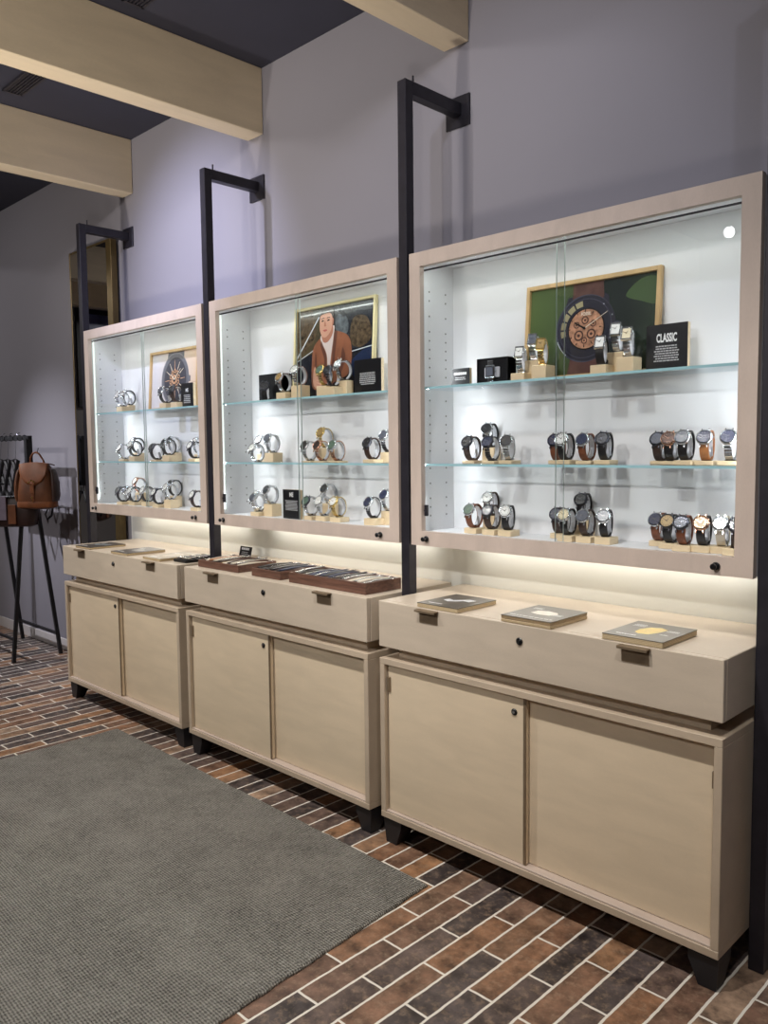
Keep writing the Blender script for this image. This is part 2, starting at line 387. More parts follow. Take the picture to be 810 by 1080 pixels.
def counter(u):
    x0, x1 = UN[u]; W = x1-x0; yf = -.4894; yb = -.02; z0, z1 = .7165, .8776
    T = thing('drawer_counter', 'pale plywood drawer counter with two bronze tabs, on the %s low cabinet' % WHERE[u], 'counter', (x0, 0, 0), group='drawer counters')
    MB().box((0, yf+.021, z0), (W, yb, z1), .002).build('carcass', M['birch_counter'], T)
    MB().box((0, yf, z0), (W, yf+.0195, z1), .002).build('drawer_front', M['birch_counter'], T)
    MB().box((.05, yf+.05, .6755), (W-.05, yb-.02, z0-.0005)).build('plinth', M['birch_edge'], T)
    for tx in (.235, .975):
        w = .088
        mb = MB().box((tx-w/2, yf-.024, .872), (tx+w/2, yf-.001, .8745), .0008).box((tx-w/2+.004, yf-.0028, .828), (tx+w/2-.004, yf-.0004, .872), .0008)
        mb.box((tx-w/2, yf-.0245, .8665), (tx+w/2, yf-.0228, .8745), .0006)
        mb.build('pull_tab', M['bronze'], T, label='bronze metal pull tab')
    lx = .60
    MB().cyl((lx, yf-.0002, .828), (lx, yf-.006, .828), .0115, bev=.002).cyl((lx, yf-.006, .828), (lx, yf-.008, .828), .005, mi=1).build('lock', [M['blackplastic'], M['chrome']], T, True)
ZB, ZT = 1.0594, 2.0932
SH = [1.105, 1.352, 1.627]
def upper(u):
    x0, x1 = UN[u]; W = x1-x0; yf = -.3175; fd = .022; fw = .050
    T = thing('display_case', 'wall display case with glass doors and pale wood frame, %s of three' % WHERE[u], 'display case', (x0, 0, 0), group='wall display cases')
    mb = MB()
    o = [(0, ZB), (W, ZB), (W, ZT), (0, ZT)]; i = [(fw, ZB+.052), (W-fw, ZB+.052), (W-fw, ZT-.049), (fw, ZT-.049)]
    vs = [(x, yf, z) for x, z in o]+[(x, yf, z) for x, z in i]+[(x, yf+fd, z) for x, z in o]+[(x, yf+fd, z) for x, z in i]; fs = []
    for k in range(4):
        j = (k+1) % 4
        fs += [(k, j, 4+j, 4+k), (8+k, 12+k, 12+j, 8+j), (k, 8+k, 8+j, j), (4+k, 4+j, 12+j, 12+k)]
    mb.add(vs, fs); mb.build('frame', M['birch_frame'], T)
    ys = yf+fd+.0005; yb = -.018
    def side(xa, xb, sgn):
        mb = MB().box((xa, ys, ZB+.002), (xb, yb, ZT-.002))
        xin = xb if sgn > 0 else xa
        for yy in (-.233, -.143):
            z = 1.16
            while z < 2.0:
                if all(abs(z-s) > .015 for s in SH):
                    mb.cyl((xin+sgn*.0002, yy, z), (xin+sgn*.0008, yy, z), .0034, n=10, mi=1)
                z += .032 if (int(z*10) % 3) else .055
        mb.build('side_panel', [M['white'], M['hole']], T)
    side(.002, .019, 1); side(W-.019, W-.002, -1)
    MB().box((.0195, ys, ZT-.022), (W-.0195, yb, ZT-.002)).build('top_panel', M['white'], T)
    MB().box((.0195, ys, ZB+.002), (W-.0195, yb, SH[0])).build('bottom_panel', M['white'], T)
    MB().box((.0195, -.100, SH[0]+.0005), (W-.0195, yb, ZT-.0225)).build('back_panel', M['white'], T)
    for zz in SH[1:]:
        mb = MB().box((.0215, -.272, zz-.008), (W-.0215, -.102, zz), mi=0)
        mb.m = [1 if abs(sum(mb.v[k][1] for k in f)/4+.272) < .001 else 0 for f in mb.f]
        mb.build('glass_shelf', [M['shelfglass'], M['glassedge']], T)
    xm = .606
    for xa, xb, y0 in ((fw-.012, xm+.016, yf+fd+.003), (xm-.018, W-fw+.012, yf+fd+.011)):
        mb = MB().box((xa, y0, ZB+.050), (xb, y0+.005, ZT-.045))
        mb.m = [1 if (max(mb.v[k][0] for k in f)-min(mb.v[k][0] for k in f)) < .001 else 0 for f in mb.f]
        mb.build('glass_door', [M['glass'], M['glassedge2']], T)
    MB().box((fw-.02, yf+fd+.001, ZT-.064), (W-fw+.02, yf+fd+.0025, ZT-.058)).build('door_track', M['iron'], T)
    MB().box((fw+.001, yf+fd-.008, 1.165), (fw+.014, yf+fd+.002, 1.205), .001).cyl((fw+.0075, yf+fd-.008, 1.185), (fw+.0075, yf+fd-.012, 1.185), .004).build('door_latch', M['iron'], T)
    for kx in (.075, W-.096):
        mb = MB().cyl((kx, yf-.0003, 1.085), (kx, yf-.007, 1.085), .011, n=20, bev=.002).cyl((kx, yf-.007, 1.085), (kx, yf-.016, 1.085), .0045, n=14, mi=1).cyl((kx, yf-.016, 1.085), (kx, yf-.025, 1.085), .0085, n=18, mi=0, bev=.002)
        mb.build('lock_knob', [M['blackplastic'], M['chrome']], T, True)
    # LED strips tucked behind the frame
    MB().box((.06, yf+fd+.022, ZT-.030), (W-.06, yf+fd+.032, ZT-.0225)).build('led_strip', M['ledstrip'], T)
    for xx in (.022, W-.026):
        MB().box((xx, yf+fd+.020, 1.13), (xx+.004, yf+fd+.026, 2.04)).build('led_strip', M['ledstrip'], T)
    MB().box((.06, -.06, ZB-.006), (W-.06, -.045, ZB+.0015)).build('led_strip', mat('led_warm', srgb(250, 240, 215), .4, emit=(1, .92, .78, 1), estr=1.0), T)
for u in range(3): lower(u); counter(u); upper(u)

# posts with bracket arms
PL = ['left of the far display case', 'between the far and middle display cases', 'between the middle and near display cases', 'right of the near display case']
for k, xp in enumerate((-3.612, -2.338, -1.0755, .199)):
    T = thing('steel_post', 'tall black square steel post with wall arm, %s' % PL[k], 'post', (xp, -.297, 0), group='steel posts')
    h = .020
    MB().box((-h, -h, .001), (h, h, 2.70), .0015).build('pole', M['iron'], T)
    MB().box((-h, h, 2.655), (h, .287, 2.70), .0015).build('arm', M['iron'], T)
    MB().box((-.057, .287, 2.615), (.057, .296, 2.729), .0015).build('wall_plate', M['iron'], T)
    MB().cyl((.006, .035, 2.70), (.006, .035, 2.727), .0035, n=10).build('pin', M['iron'], T)

# ------------------------------------------------------------------ mirror, left-wall picture
def mirror():
    T = thing('wall_mirror', 'tall bronze-framed mirror on the wall behind the leftmost post', 'mirror', (-4.02, 0, .03))
    w, h, fw, fd = .282, 2.66, .030, .040
    mb = MB()
    for a, b in (((-w, 0), (-w+.012, h)), ((w-.062, 0), (w, h)), ((-w+.012, 0), (w-.062, fw)), ((-w+.012, h-.014), (w-.062, h))):
        mb.box((a[0], -.016-fd, a[1]), (b[0], -.016, b[1]), .002)
    mb.build('frame', M['bronzeframe'], T)
    MB().box((-w+.0125, -.054, fw+.0005), (w-.0625, -.020, h-.0145)).build('mirror_glass', M['mirror'], T)
mirror()
def left_picture(y, z0, z1, w):
    T = thing('framed_picture', 'dark framed blue abstract picture seen reflected in the tall mirror', 'picture', (X0, y, z0))
    h = z1-z0
    mb = MB()
    for a, b in (((-w, 0), (-w+.05, h)), ((w-.05, 0), (w, h)), ((-w+.05, 0), (w-.05, .05)), ((-w+.05, h-.05), (w-.05, h))):
        mb.box((.002, a[0], a[1]), (.04, b[0], b[1]), .002)
    mb.build('frame', M['leather_b'], T)
    MB().box((.002, -w+.05, .05), (.02, w-.05, h-.05)).build('print', mat('blue_print', srgb(96, 100, 140), .4, var=.7, scale=3), T)

# ------------------------------------------------------------------ watches
cache = {}
RY, RZ, ZC = .0335, .0385, .0420
def loop(a, r=0): # a measured from +y axis through +z ; front (dial) side is -y
    return Vector((0, (RY+r)*cos(a), ZC+(RZ+r)*sin(a)))
def strap_mesh(kind, m):
    key = ('strap', kind, m)
    if key in cache: return cache[key]
    mb = MB()
    if kind == 'leather':
        n = 32; vs = []; fs = []
        for i in range(n):
            a = 2*pi*i/n; w = .0122+.0015*max(0, sin(a)); p = loop(a); q = loop(a, .0042)
            vs += [(-w, p.y, p.z), (w, p.y, p.z), (w, q.y, q.z), (-w, q.y, q.z)]
        for i in range(n):
            j = (i+1) % n
            for k in range(4): fs.append((i*4+k, i*4+(k+1) % 4, j*4+(k+1) % 4, j*4+k))
        mb.add(vs, fs)
        for s_ in (-1, 1): # keeper loops
            a = -pi/2+.45*s_; p = loop(a, .0015); mb.box((-.0115, p.y-.002, p.z-.003), (.0115, p.y+.002, p.z+.003), .0006)
    else:
        n = 26
        for i in range(n):
            a = 2*pi*(i+.5)/n; d = pi/n*.86
            for (xa, xb, t) in ((-.0100, -.0042, .0030), (-.0038, .0038, .0036), (.0042, .0100, .0030)):
                p1 = loop(a-d); p2 = loop(a+d); q1 = loop(a-d*.8, t); q2 = loop(a+d*.8, t)
                vs = [(xa, p1.y, p1.z), (xb, p1.y, p1.z), (xb, p2.y, p2.z), (xa, p2.y, p2.z), (xa, q1.y, q1.z), (xb, q1.y, q1.z), (xb, q2.y, q2.z), (xa, q2.y, q2.z)]
                mb.add(vs, [(0, 3, 2, 1), (4, 5, 6, 7), (0, 1, 5, 4), (1, 2, 6, 5), (2, 3, 7, 6), (3, 0, 4, 7)])
    cache[key] = mb.mesh('strap', WM[m], kind == 'leather'); return cache[key]
def dial_frame(an=R(148)):
    """matrix carrying a watch head modelled face-up on z to its seat on the loop"""
    p = loop(an, .002); nrm = Vector((0, cos(an)*RZ, sin(an)*RY)).normalized()
    x = Vector((1, 0, 0)); y = nrm.cross(x)
    return Matrix.Translation(p) @ Matrix((x, y, nrm)).transposed().to_4x4()
def case_mesh(shape, m, r):
    key = ('case', shape, m, r)
    if key in cache: return cache[key]
    mb = MB()
    if shape == 'round':
        n = 36; prof = [(0, r*.86), (.001, r), (.0065, r), (.0085, r*.95), (.0096, r*.84), (.0072, r*.79), (.0072, 0.0001)]
        vs = []; fs = []
        for h, rr in prof:
            for i in range(n): vs.append((rr*cos(2*pi*i/n), rr*sin(2*pi*i/n), h))
        for k in range(len(prof)-1):
            for i in range(n): fs.append((k*n+i, k*n+(i+1) % n, (k+1)*n+(i+1) % n, (k+1)*n+i))
        fs.append(tuple(reversed(range(n)))); mb.add(vs, fs)
        for sx in (-1, 1):
            for sy in (-1, 1): mb.box((sx*.0095-.0016, sy*(r+.002)-.006, -.001), (sx*.0095+.0016, sy*(r+.002)+.003, .0045), .0008)
    else:
        w, l = r*.68, r*.98
        for a, b in (((-w, -l), (-w+.003, l)), ((w-.003, -l), (w, l)), ((-w, -l), (w, -l+.003)), ((-w, l-.003), (w, l))):
            mb.box((a[0], a[1], 0), (b[0], b[1], .0085), .0008)
        mb.box((-w+.001, -l+.001, 0), (w-.001, l-.001, .006))
    cache[key] = mb.mesh('case', WM[m], True); return cache[key]
def dial_mesh(shape, d, hm, r):
    key = ('dial', shape, d, hm, r)
    if key in cache: return cache[key]
    mb = MB(); q = r*.785
    if shape == 'round':
        n = 32; mb.poly([(q*cos(2*pi*i/n), q*sin(2*pi*i/n), .0076) for i in range(n)], 0)
        for i in range(12):
            a = 2*pi*i/12; c, s = cos(a), sin(a); l0, l1 = q*.68, q*.92; ww = .0008
            mb.poly([(c*l0-s*ww, s*l0+c*ww, .0079), (c*l0+s*ww, s*l0-c*ww, .0079), (c*l1+s*ww, s*l1-c*ww, .0079), (c*l1-s*ww, s*l1+c*ww, .0079)], 1)
        if d in ('blue', 'black', 'grey', 'brown'): # chronograph sub-dials
            for a in (pi, 0, -pi/2):
                c = Vector((cos(a)*q*.45, sin(a)*q*.45, .0078)); k = 16; r0, r1 = q*.2, q*.25
                for i in range(k):
                    a0, a1 = 2*pi*i/k, 2*pi*(i+1)/k
                    mb.poly([c+Vector((r0*cos(a0), r0*sin(a0), 0)), c+Vector((r1*cos(a0), r1*sin(a0), 0)), c+Vector((r1*cos(a1), r1*sin(a1), 0)), c+Vector((r0*cos(a1), r0*sin(a1), 0))], 1)
    else:
        mb.poly([(-q*.66, -q*.95, .0066), (q*.66, -q*.95, .0066), (q*.66, q*.95, .0066), (-q*.66, q*.95, .0066)], 0)
    for a, l in ((R(60), q*.5), (R(150), q*.72)):
        c, s = cos(a), sin(a); ww = .0010
        mb.poly([(-s*ww-c*.002, c*ww-s*.002, .0082), (s*ww-c*.002, -c*ww-s*.002, .0082), (c*l+s*ww*.5, s*l-c*ww*.5, .0082), (c*l-s*ww*.5, s*l+c*ww*.5, .0082)], 1)
    cache[key] = mb.mesh('dial', [DM[d], WM[hm] if hm in WM else DM[hm]]); return cache[key]
def crown_mesh(m, r):
    key = ('crown', m, r)
    if key in cache: return cache[key]
    mb = MB().cyl((r-.001, 0, .0042), (r+.0036, 0, .0042), .0024, n=12, bev=.0005)
    if r > .019:
        for s_ in (-1, 1): mb.cyl((cos(.45)*(r-.001), s_*sin(.45)*(r-.001), .0042), (cos(.45)*(r+.0028), s_*sin(.45)*(r+.0028), .0042), .0016, n=10)
    cache[key] = mb.mesh('crown', WM[m], True); return cache[key]
def cuff_mesh():
    if 'cuff' in cache: return cache['cuff']
    mb = MB(); n = 22; vs = []; fs = []
    for i in range(n+1):
        a = R(-75)+R(190)*i/n; p = loop(a, -.0035); q = loop(a, -.0012)
        vs += [(-.0075, p.y, p.z), (.0075, p.y, p.z), (.0075, q.y, q.z), (-.0075, q.y, q.z)]
    for i in range(n):
        for k in range(4): fs.append((i*4+k, i*4+(k+1) % 4, i*4+4+(k+1) % 4, i*4+4+k))
    fs += [(0, 1, 2, 3), (n*4+3, n*4+2, n*4+1, n*4)]
    mb.add(vs, fs); cache['cuff'] = mb.mesh('cuff', M['cuff'], True); return cache['cuff']
def clip_mesh():
    if 'clip' in cache: return cache['clip']
    mb = MB().box((-.013, -.010, 0), (.013, .014, .0025), .0006).box((-.004, -.004, .001), (.004, .006, .009), .0006)
    cache['clip'] = mb.mesh('clip', M['blackplastic']); return cache['clip']
def tag_mesh():
    if 'tag' in cache: return cache['tag']
    mx = Matrix.Translation((.0118, .008, .026)) @ Matrix.Rotation(R(14), 4, 'X')
    mb = MB().box((-.0005, -.0065, -.014), (.0005, .0065, .014), mx=mx); cache['tag'] = mb.mesh('price_tag', M['tag']); return cache['tag']
def block(x, y, z, h, w, label, group=None, d=.058, rz=0):
    o = MB().box((-w/2, -d/2, 0), (w/2, d/2, h-.0006), .0016).box((-w/2+.004, -.010, h-.002), (w/2-.004, .012, h), .0006).build('display_block', M['block'])
    o.location = (x, y, z+.0003); o.rotation_euler = (0, 0, rz); tag(o, label, 'display block', group); return o
MX = dial_frame()
def watch(x, y, z, spec, label, rz=0, group=None):
    kind, sm, cm, dl, hm, shape, r = spec
    T = thing('wristwatch', label, 'watch', (x, y, z), rz, group)
    link(strap_mesh(kind, sm), 'strap', T)
    c = link(case_mesh(shape, cm, r), 'case', T); c.matrix_local = MX
    link(dial_mesh(shape, dl, hm, r), 'dial', c); link(crown_mesh(cm, r if shape == 'round' else r*.68), 'crown', c)
    link(cuff_mesh(), 'cuff', T); link(clip_mesh(), 'clip', T)
    if shape == 'round' and kind == 'leather': link(tag_mesh(), 'price_tag', T)
    return T
def S(kind, sm, cm, dl, hm='silver', shape='round', r=.0228): return (kind, sm, cm, dl, hm, shape, r)
CN = {0: 'far case', 1: 'middle case', 2: 'near case'}
SN = {0: 'bottom', 1: 'middle', 2: 'top'}
b_ = 'bracelet'; l_ = 'leather'
# case, shelf, x, y, loop-centre z, style, what it looks like, place phrase, turn
WL = [
 # near right case
 (2,2,-.640,-.205,1.696,S(b_,'silver','silver','white','black','rect',.0215),'rectangular silver bracelet watch','low front of the left trio',8),
 (2,2,-.606,-.160,1.738,S(b_,'silver','silver','grey','black','rect',.0215),'rectangular silver bracelet watch with grey dial','rear of the left trio',8),
 (2,2,-.556,-.205,1.715,S(b_,'gold','gold','gold','black','rect',.0215),'rectangular gold bracelet watch','right of the left trio',8),
 (2,2,-.335,-.215,1.698,S(l_,'black','silver','white','black','rect',.023),'rectangular silver watch on black strap','low left of the right trio',5),
 (2,2,-.300,-.155,1.738,S(b_,'silver','silver','white','black','rect',.023),'rectangular silver bracelet watch','rear of the right trio',5),
 (2,2,-.252,-.205,1.716,S(b_,'silver','silver','cream','gold','rect',.023),'rectangular two-tone watch with cream dial','right end of the right trio',5),
 (2,1,-.850,-.205,1.405,S(l_,'dark','gun','black'),'black-dial watch on dark strap','left of the left group',-6),
 (2,1,-.818,-.140,1.450,S(l_,'black','silver','black'),'raised black-dial watch','top of the left group',0),
 (2,1,-.762,-.205,1.404,S(b_,'gun','gun','blue'),'gunmetal bracelet watch with dark blue dial','third of the left group',-4),
 (2,1,-.690,-.205,1.406,S(b_,'silver','silver','black'),'silver bracelet watch with black dial','right end of the left group',6),
 (2,1,-.520,-.170,1.406,S(l_,'brown','gun','blue'),'blue-dial watch on brown strap','left rear of the centre group',0),
 (2,1,-.462,-.212,1.408,S(l_,'black','silver','white','black'),'white-dial watch on black strap','second of the centre group',-4),
 (2,1,-.390,-.205,1.406,S(l_,'brown','silver','blue'),'navy-dial watch on brown strap','third of the centre group',-6),
 (2,1,-.326,-.205,1.408,S(l_,'black','gun','black'),'all-black watch','right end of the centre group',0),
 (2,1,-.172,-.150,1.405,S(l_,'dark','gun','grey'),'grey-dial watch on dark brown strap','left rear of the right group',-4),
 (2,1,-.122,-.180,1.405,S(l_,'black','rose','brown','rose'),'brown-dial rose-gold watch','second of the right group',-4),
 (2,1,-.064,-.215,1.408,S(l_,'black','silver','grey','white'),'silver-dial watch on black strap','third of the right group',-4),
 (2,1,-.008,-.205,1.407,S(l_,'tan','silver','blue'),'blue-dial watch on tan strap','fourth of the right group',0),
 (2,1,.058,-.205,1.407,S(b_,'silver','silver','blue'),'silver bracelet watch with blue dial','right end of the right group',0),
 (2,0,-.842,-.205,1.167,S(l_,'brown','silver','green'),'green-dial watch on brown strap','left of the left group',-6),
 (2,0,-.815,-.140,1.207,S(l_,'dark','silver','white','black'),'raised white-dial watch','top of the left group',0),
 (2,0,-.762,-.205,1.167,S(l_,'dark','gun','black'),'black-dial watch on dark brown strap','centre of the left group',-4),
 (2,0,-.694,-.205,1.168,S(l_,'black','silver','white','black'),'white-dial watch on black strap','right of the left group',6),
 (2,0,-.518,-.160,1.165,S(l_,'dark','gun','grey'),'grey-dial watch on dark strap','left rear of the centre group',0),
 (2,0,-.452,-.212,1.168,S(l_,'black','silver','cream','gold',r=.022),'large cream-dial watch on black strap','second of the centre group',-4),
 (2,0,-.438,-.140,1.214,S(l_,'black','gun','black'),'raised black-dial watch','top of the centre group',0),
 (2,0,-.388,-.205,1.168,S(l_,'dark','silver','grey'),'grey chronograph on dark strap','third of the centre group',-4),
 (2,0,-.322,-.205,1.170,S(l_,'black','silver','grey','white'),'silver-dial watch on black strap','right of the centre group',4),
 (2,0,-.172,-.150,1.164,S(l_,'brown','silver','blue'),'blue-dial watch on brown strap','left rear of the right group',-6),
 (2,0,-.122,-.180,1.164,S(l_,'black','gun','gold','black'),'gold-dial watch on black strap','second of the right group',-4),
 (2,0,-.064,-.215,1.166,S(l_,'brown','gun','grey'),'grey chronograph on brown strap','third of the right group',-4),
 (2,0,-.012,-.205,1.167,S(l_,'black','rose','gold','rose'),'gold-dial rose watch on black strap','fourth of the right group',-2),
 (2,0,.040,-.200,1.168,S(l_,'cream','silver','blue'),'blue-dial watch on cream strap','fifth of the right group',0),
 (2,0,.084,-.222,1.168,S(l_,'dark','gun','black'),'dark brown strap watch','right end of the right group',10),
 # middle case
 (1,2,-2.030,-.212,1.672,S(l_,'black','gun','black'),'round black watch','in front of the black box',30),
 (1,2,-1.888,-.215,1.700,S(b_,'silver','silver','gold','black'),'silver bracelet watch with champagne dial','on the low left step',0),
 (1,2,-1.815,-.190,1.727,S(b_,'silver','silver','white','black'),'silver bracelet watch with white dial','on the taller left step',0),
 (1,2,-1.640,-.195,1.714,S(b_,'gold','gold','green'),'gold watch with pale green dial','left of the right trio',0),
 (1,2,-1.572,-.212,1.706,S(b_,'gun','gun','black'),'gunmetal bracelet watch','centre of the right trio',0),
 (1,2,-1.528,-.148,1.732,S(b_,'silver','silver','grey'),'silver chronograph','rear of the right trio',-10),
 (1,1,-2.090,-.220,1.400,S(b_,'silver','silver','white','black'),'silver bracelet watch with white dial','front of the left trio',0),
 (1,1,-2.130,-.155,1.430,S(b_,'silver','silver','grey'),'silver bracelet watch with grey dial','rear of the left trio',0),
 (1,1,-2.014,-.190,1.436,S(b_,'silver','silver','grey','black'),'silver bracelet watch','on the tall block of the left trio',0),
 (1,1,-1.737,-.205,1.401,S(b_,'silver','silver','black'),'silver bracelet watch with black dial','left of the centre group',0),
 (1,1,-1.655,-.205,1.401,S(b_,'rose','rose','black','rose'),'rose-gold bracelet watch','centre of the centre group',0),
 (1,1,-1.710,-.138,1.457,S(b_,'gold','gold','gold','black'),'gold bracelet watch','top of the centre group',0),
 (1,1,-1.560,-.205,1.401,S(b_,'rose','silver','green'),'rose bracelet watch with mint dial','right of the centre group',0),
 (1,1,-1.347,-.212,1.408,S(l_,'dark','gun','black'),'black-dial watch on dark strap','left of the right pair',0),
 (1,1,-1.300,-.168,1.436,S(b_,'gun','silver','grey'),'gunmetal bracelet watch','right of the right pair',0),
 (1,0,-2.092,-.220,1.166,S(b_,'silver','silver','grey'),'silver bracelet watch with grey dial','front of the left trio',0),
 (1,0,-2.170,-.150,1.172,S(b_,'silver','silver','white','black'),'silver bracelet watch with white dial','rear of the left trio',0),
 (1,0,-2.030,-.190,1.203,S(b_,'silver','silver','black'),'silver bracelet watch with black dial','right of the left trio',0),
 (1,0,-1.735,-.205,1.164,S(b_,'silver','gun','green'),'silver watch with green dial','left of the centre group',0),
 (1,0,-1.650,-.205,1.168,S(b_,'silver','silver','white','gold'),'silver watch with white dial','centre of the centre group',0),
 (1,0,-1.690,-.138,1.216,S(b_,'silver','silver','black'),'silver watch with black dial','top of the centre group',0),
 (1,0,-1.558,-.205,1.168,S(b_,'gold','gold','white','gold'),'gold bracelet watch with white dial','right of the centre group',0),
 (1,0,-1.345,-.212,1.175,S(b_,'gun','silver','blue'),'gunmetal bracelet watch with blue dial','left of the right pair',0),
 (1,0,-1.300,-.168,1.203,S(b_,'silver','silver','blue'),'silver bracelet watch with blue dial','right of the right pair',0),
 # far left case
 (0,2,-3.345,-.215,1.700,S(b_,'silver','silver','white','black'),'silver bangle watch','front of the left pair',0),
 (0,2,-3.400,-.150,1.712,S(l_,'black','silver','white','black'),'black strap watch with white dial','rear of the left pair',0),
 (0,2,-2.905,-.200,1.700,S(l_,'black','silver','grey'),'silver-cased watch on black strap','left of the two before the picture',0),
 (0,2,-2.795,-.200,1.700,S(l_,'dark','gun','black'),'gunmetal watch on dark strap','right of the two before the picture',0),
 (0,1,-3.335,-.220,1.405,S(b_,'silver','silver','white','black'),'silver bracelet watch','front of the left trio',0),
 (0,1,-3.222,-.215,1.421,S(l_,'black','silver','white','black'),'black strap watch with white dial','right of the left trio',0),
 (0,1,-3.318,-.148,1.440,S(l_,'black','gun','grey'),'black strap watch with grey dial','rear of the left trio',0),
 (0,1,-2.983,-.220,1.403,S(l_,'black','gun','black'),'black watch','front of the centre trio',0),
 (0,1,-2.893,-.200,1.427,S(l_,'black','silver','black'),'black watch with silver case','right of the centre trio',0),
 (0,1,-2.936,-.140,1.440,S(b_,'silver','silver','black'),'silver watch','rear of the centre trio',0),
 (0,1,-2.608,-.220,1.410,S(l_,'black','gun','white','black'),'black strap watch with white dial','front of the right pair',0),
 (0,1,-2.676,-.150,1.430,S(b_,'silver','silver','white','black'),'silver bracelet watch','rear of the right pair',0),
 (0,0,-3.367,-.222,1.164,S(l_,'black','gun','black'),'black watch','first of the front row',0),
 (0,0,-3.425,-.150,1.164,S(b_,'silver','silver','blue'),'silver watch with blue dial','behind the first black watch',0),
 (0,0,-3.262,-.205,1.165,S(l_,'black','silver','white','black'),'black strap watch with white dial','second of the front row',0),
 (0,0,-3.320,-.140,1.214,S(b_,'rose','rose','white','rose'),'rose-gold watch','raised behind the front row',0),
 (0,0,-3.140,-.195,1.170,S(l_,'black','silver','white','black'),'slim silver-cased watch on black strap','third of the front row',0),
 (0,0,-2.975,-.220,1.165,S(l_,'black','gun','white','black'),'black strap watch with pale dial','fourth of the front row',0),
 (0,0,-2.880,-.205,1.193,S(b_,'silver','silver','white','black'),'silver bracelet watch','on the tall block, right of centre',0),
 (0,0,-2.945,-.140,1.208,S(l_,'black','silver','black'),'black watch with silver case','behind the tall block',0),
 (0,0,-2.598,-.222,1.164,S(l_,'dark','gun','white','black'),'dark strap watch with white dial','alone at the right end',0),
]
for c, s, x, y, zc, spec, look, place, rz in WL:
    zb = zc-ZC; h = zb-SH[s]
    cap = '%s, %s, %s shelf, %s' % (look, place, SN[s], CN[c])
    if len(cap.replace(',', '').split()) > 16: print('LONG', cap)
    grp = 'wristwatches on the %s shelf of the %s' % (SN[s], CN[c])
    if s == 2 and y > -.17 and c != 0: x += (y+.170)*-(x-.98)/(y+2.5)*-1; y = -.170
    if h > .006:
        block(x, y+.002, SH[s], h, .054 if c == 2 else .062, 'pale wood block, watch stand %s, %s shelf, %s' % (place.replace('on the ', 'as '), SN[s], CN[c]), 'wood blocks on the %s shelf of the %s' % (SN[s], CN[c]), .040 if y > -.175 else .056)
        zb += .0004
    else: zb = SH[s]+.0006
    watch(x, y, zb, spec, cap, R(rz*1.2+(2, 4, 10)[c]), grp)

# ------------------------------------------------------------------ signs, boxes, pictures in the cases
def sign(x, y, z, w, h, label, title=None, tsize=.02, tsx=.6, rows=7, textw=.62, textc=(.5, .38), texth=.36, tv=.70, depth=.016, edge='block', rz=0, tilt=0, seed=1, notitle_bar=False):
    T = thing('information_sign', label, 'sign', (x, y, z+.0005), rz, 'black information signs')
    if tilt: T.rotation_euler = (tilt, 0, rz)
    MB().box((-w/2, 0, 0), (w/2, depth, h), .0008).build('backing_block', M[edge], T)
    mb = MB().box((-w/2, -.0016, 0), (w/2, -.0002, h), mi=0)
    rnd = random.Random(seed); o = Vector((0, -.0019, 0)); ux = (1, 0, 0); uz = (0, 0, 1)
    if title: text_into(mb, title, tsize, (0, -.0019, h*tv), ux, uz, 1, bold=tsize*.035, sx=tsx)
    if notitle_bar: lines_into(mb, (0, -.0019, h*tv), ux, uz, w*.8, h*.16, 1, 1, rnd, .9)
    lines_into(mb, (0, -.0019, h*textc[1]), ux, uz, w*textw, h*texth, rows, 2, rnd, .5)
    mb.build('face', [M['sign'], M['signtext'], M['signgrey']], T)
    return T
sign(-.152, -.165, SH[2], .128, .138, 'black square CLASSIC sign on the top shelf of the near right case', 'CLASSIC', .034, .50, 7, seed=3)
sign(-.903, -.205, SH[2], .084, .062, 'small black caption sign at left end of the near right case top shelf', None, rows=2, textc=(.5, .42), texth=.2, notitle_bar=True, depth=.012, seed=4)
sign(-1.418, -.165, SH[2], .155, .140, 'black square sign beside the portrait in the middle case', None, rows=7, tv=.8, textc=(.5, .45), textw=.6, notitle_bar=False, seed=5)
sign(-1.832, -.235, SH[0], .118, .128, 'black upright sign on the bottom shelf of the middle case', 'ME', .026, .8, 8, tv=.82, textc=(.5, .46), textw=.75, texth=.36, seed=6)
sign(-2.718, -.190, SH[2], .112, .125, 'black upright sign at the right of the far left case top shelf', 'ME', .024, .8, 5, tv=.7, textc=(.5, .36), seed=7)
sign(-2.238, -.208, .8776, .088, .072, 'tiny black price sign tilted behind the strap trays on the middle counter', None, rows=4, textc=(.5, .45), texth=.45, notitle_bar=True, tv=.84, depth=.005, edge='blackplastic', seed=8, tilt=R(-14))

def black_box(x, y, z, w, h, d, label, inset=True):
    T = thing('watch_box', label, 'box', (x, y, z+.0004), group='black watch boxes')
    mb = MB(); t = .004
    for a, b in (((-w/2, 0), (-w/2+t, h)), ((w/2-t, 0), (w/2, h)), ((-w/2, 0), (w/2, t)), ((-w/2, h-t), (w/2, h))):
        mb.box((a[0], 0, a[1]), (b[0], d, b[1]), .0006)
    mb.box((-w/2, .006, 0), (w/2, d, h)) if inset else mb.box((-w/2, 0, 0), (w/2, d, h), .002)
    mb.build('shell', M['boxblack'], T)
    if inset:
        MB().box((-.032, -.001, .022), (.032, .006, .058), .002).build('cushion', M['tag'], T)
black_box(-.776, -.190, SH[2], .132, .090, .05, 'open black presentation box with a silver square watch, near right case')
T = thing('wristwatch', 'square silver watch inside the open black box, near right case top shelf', 'watch', (-.776, -.194, SH[2]+.018))
mb = MB().box((-.020, -.008, .004), (.020, .003, .046), .002).build('case', WM['silver'], T)
d_ = MB().box((-.014, -.0092, .010), (.014, -.0081, .040), .0004).build('dial', DM['grey'], mb)
MB().cyl((.0202, -.003, .025), (.0235, -.003, .025), .003, n=12).build('crown', WM['silver'], mb, True)
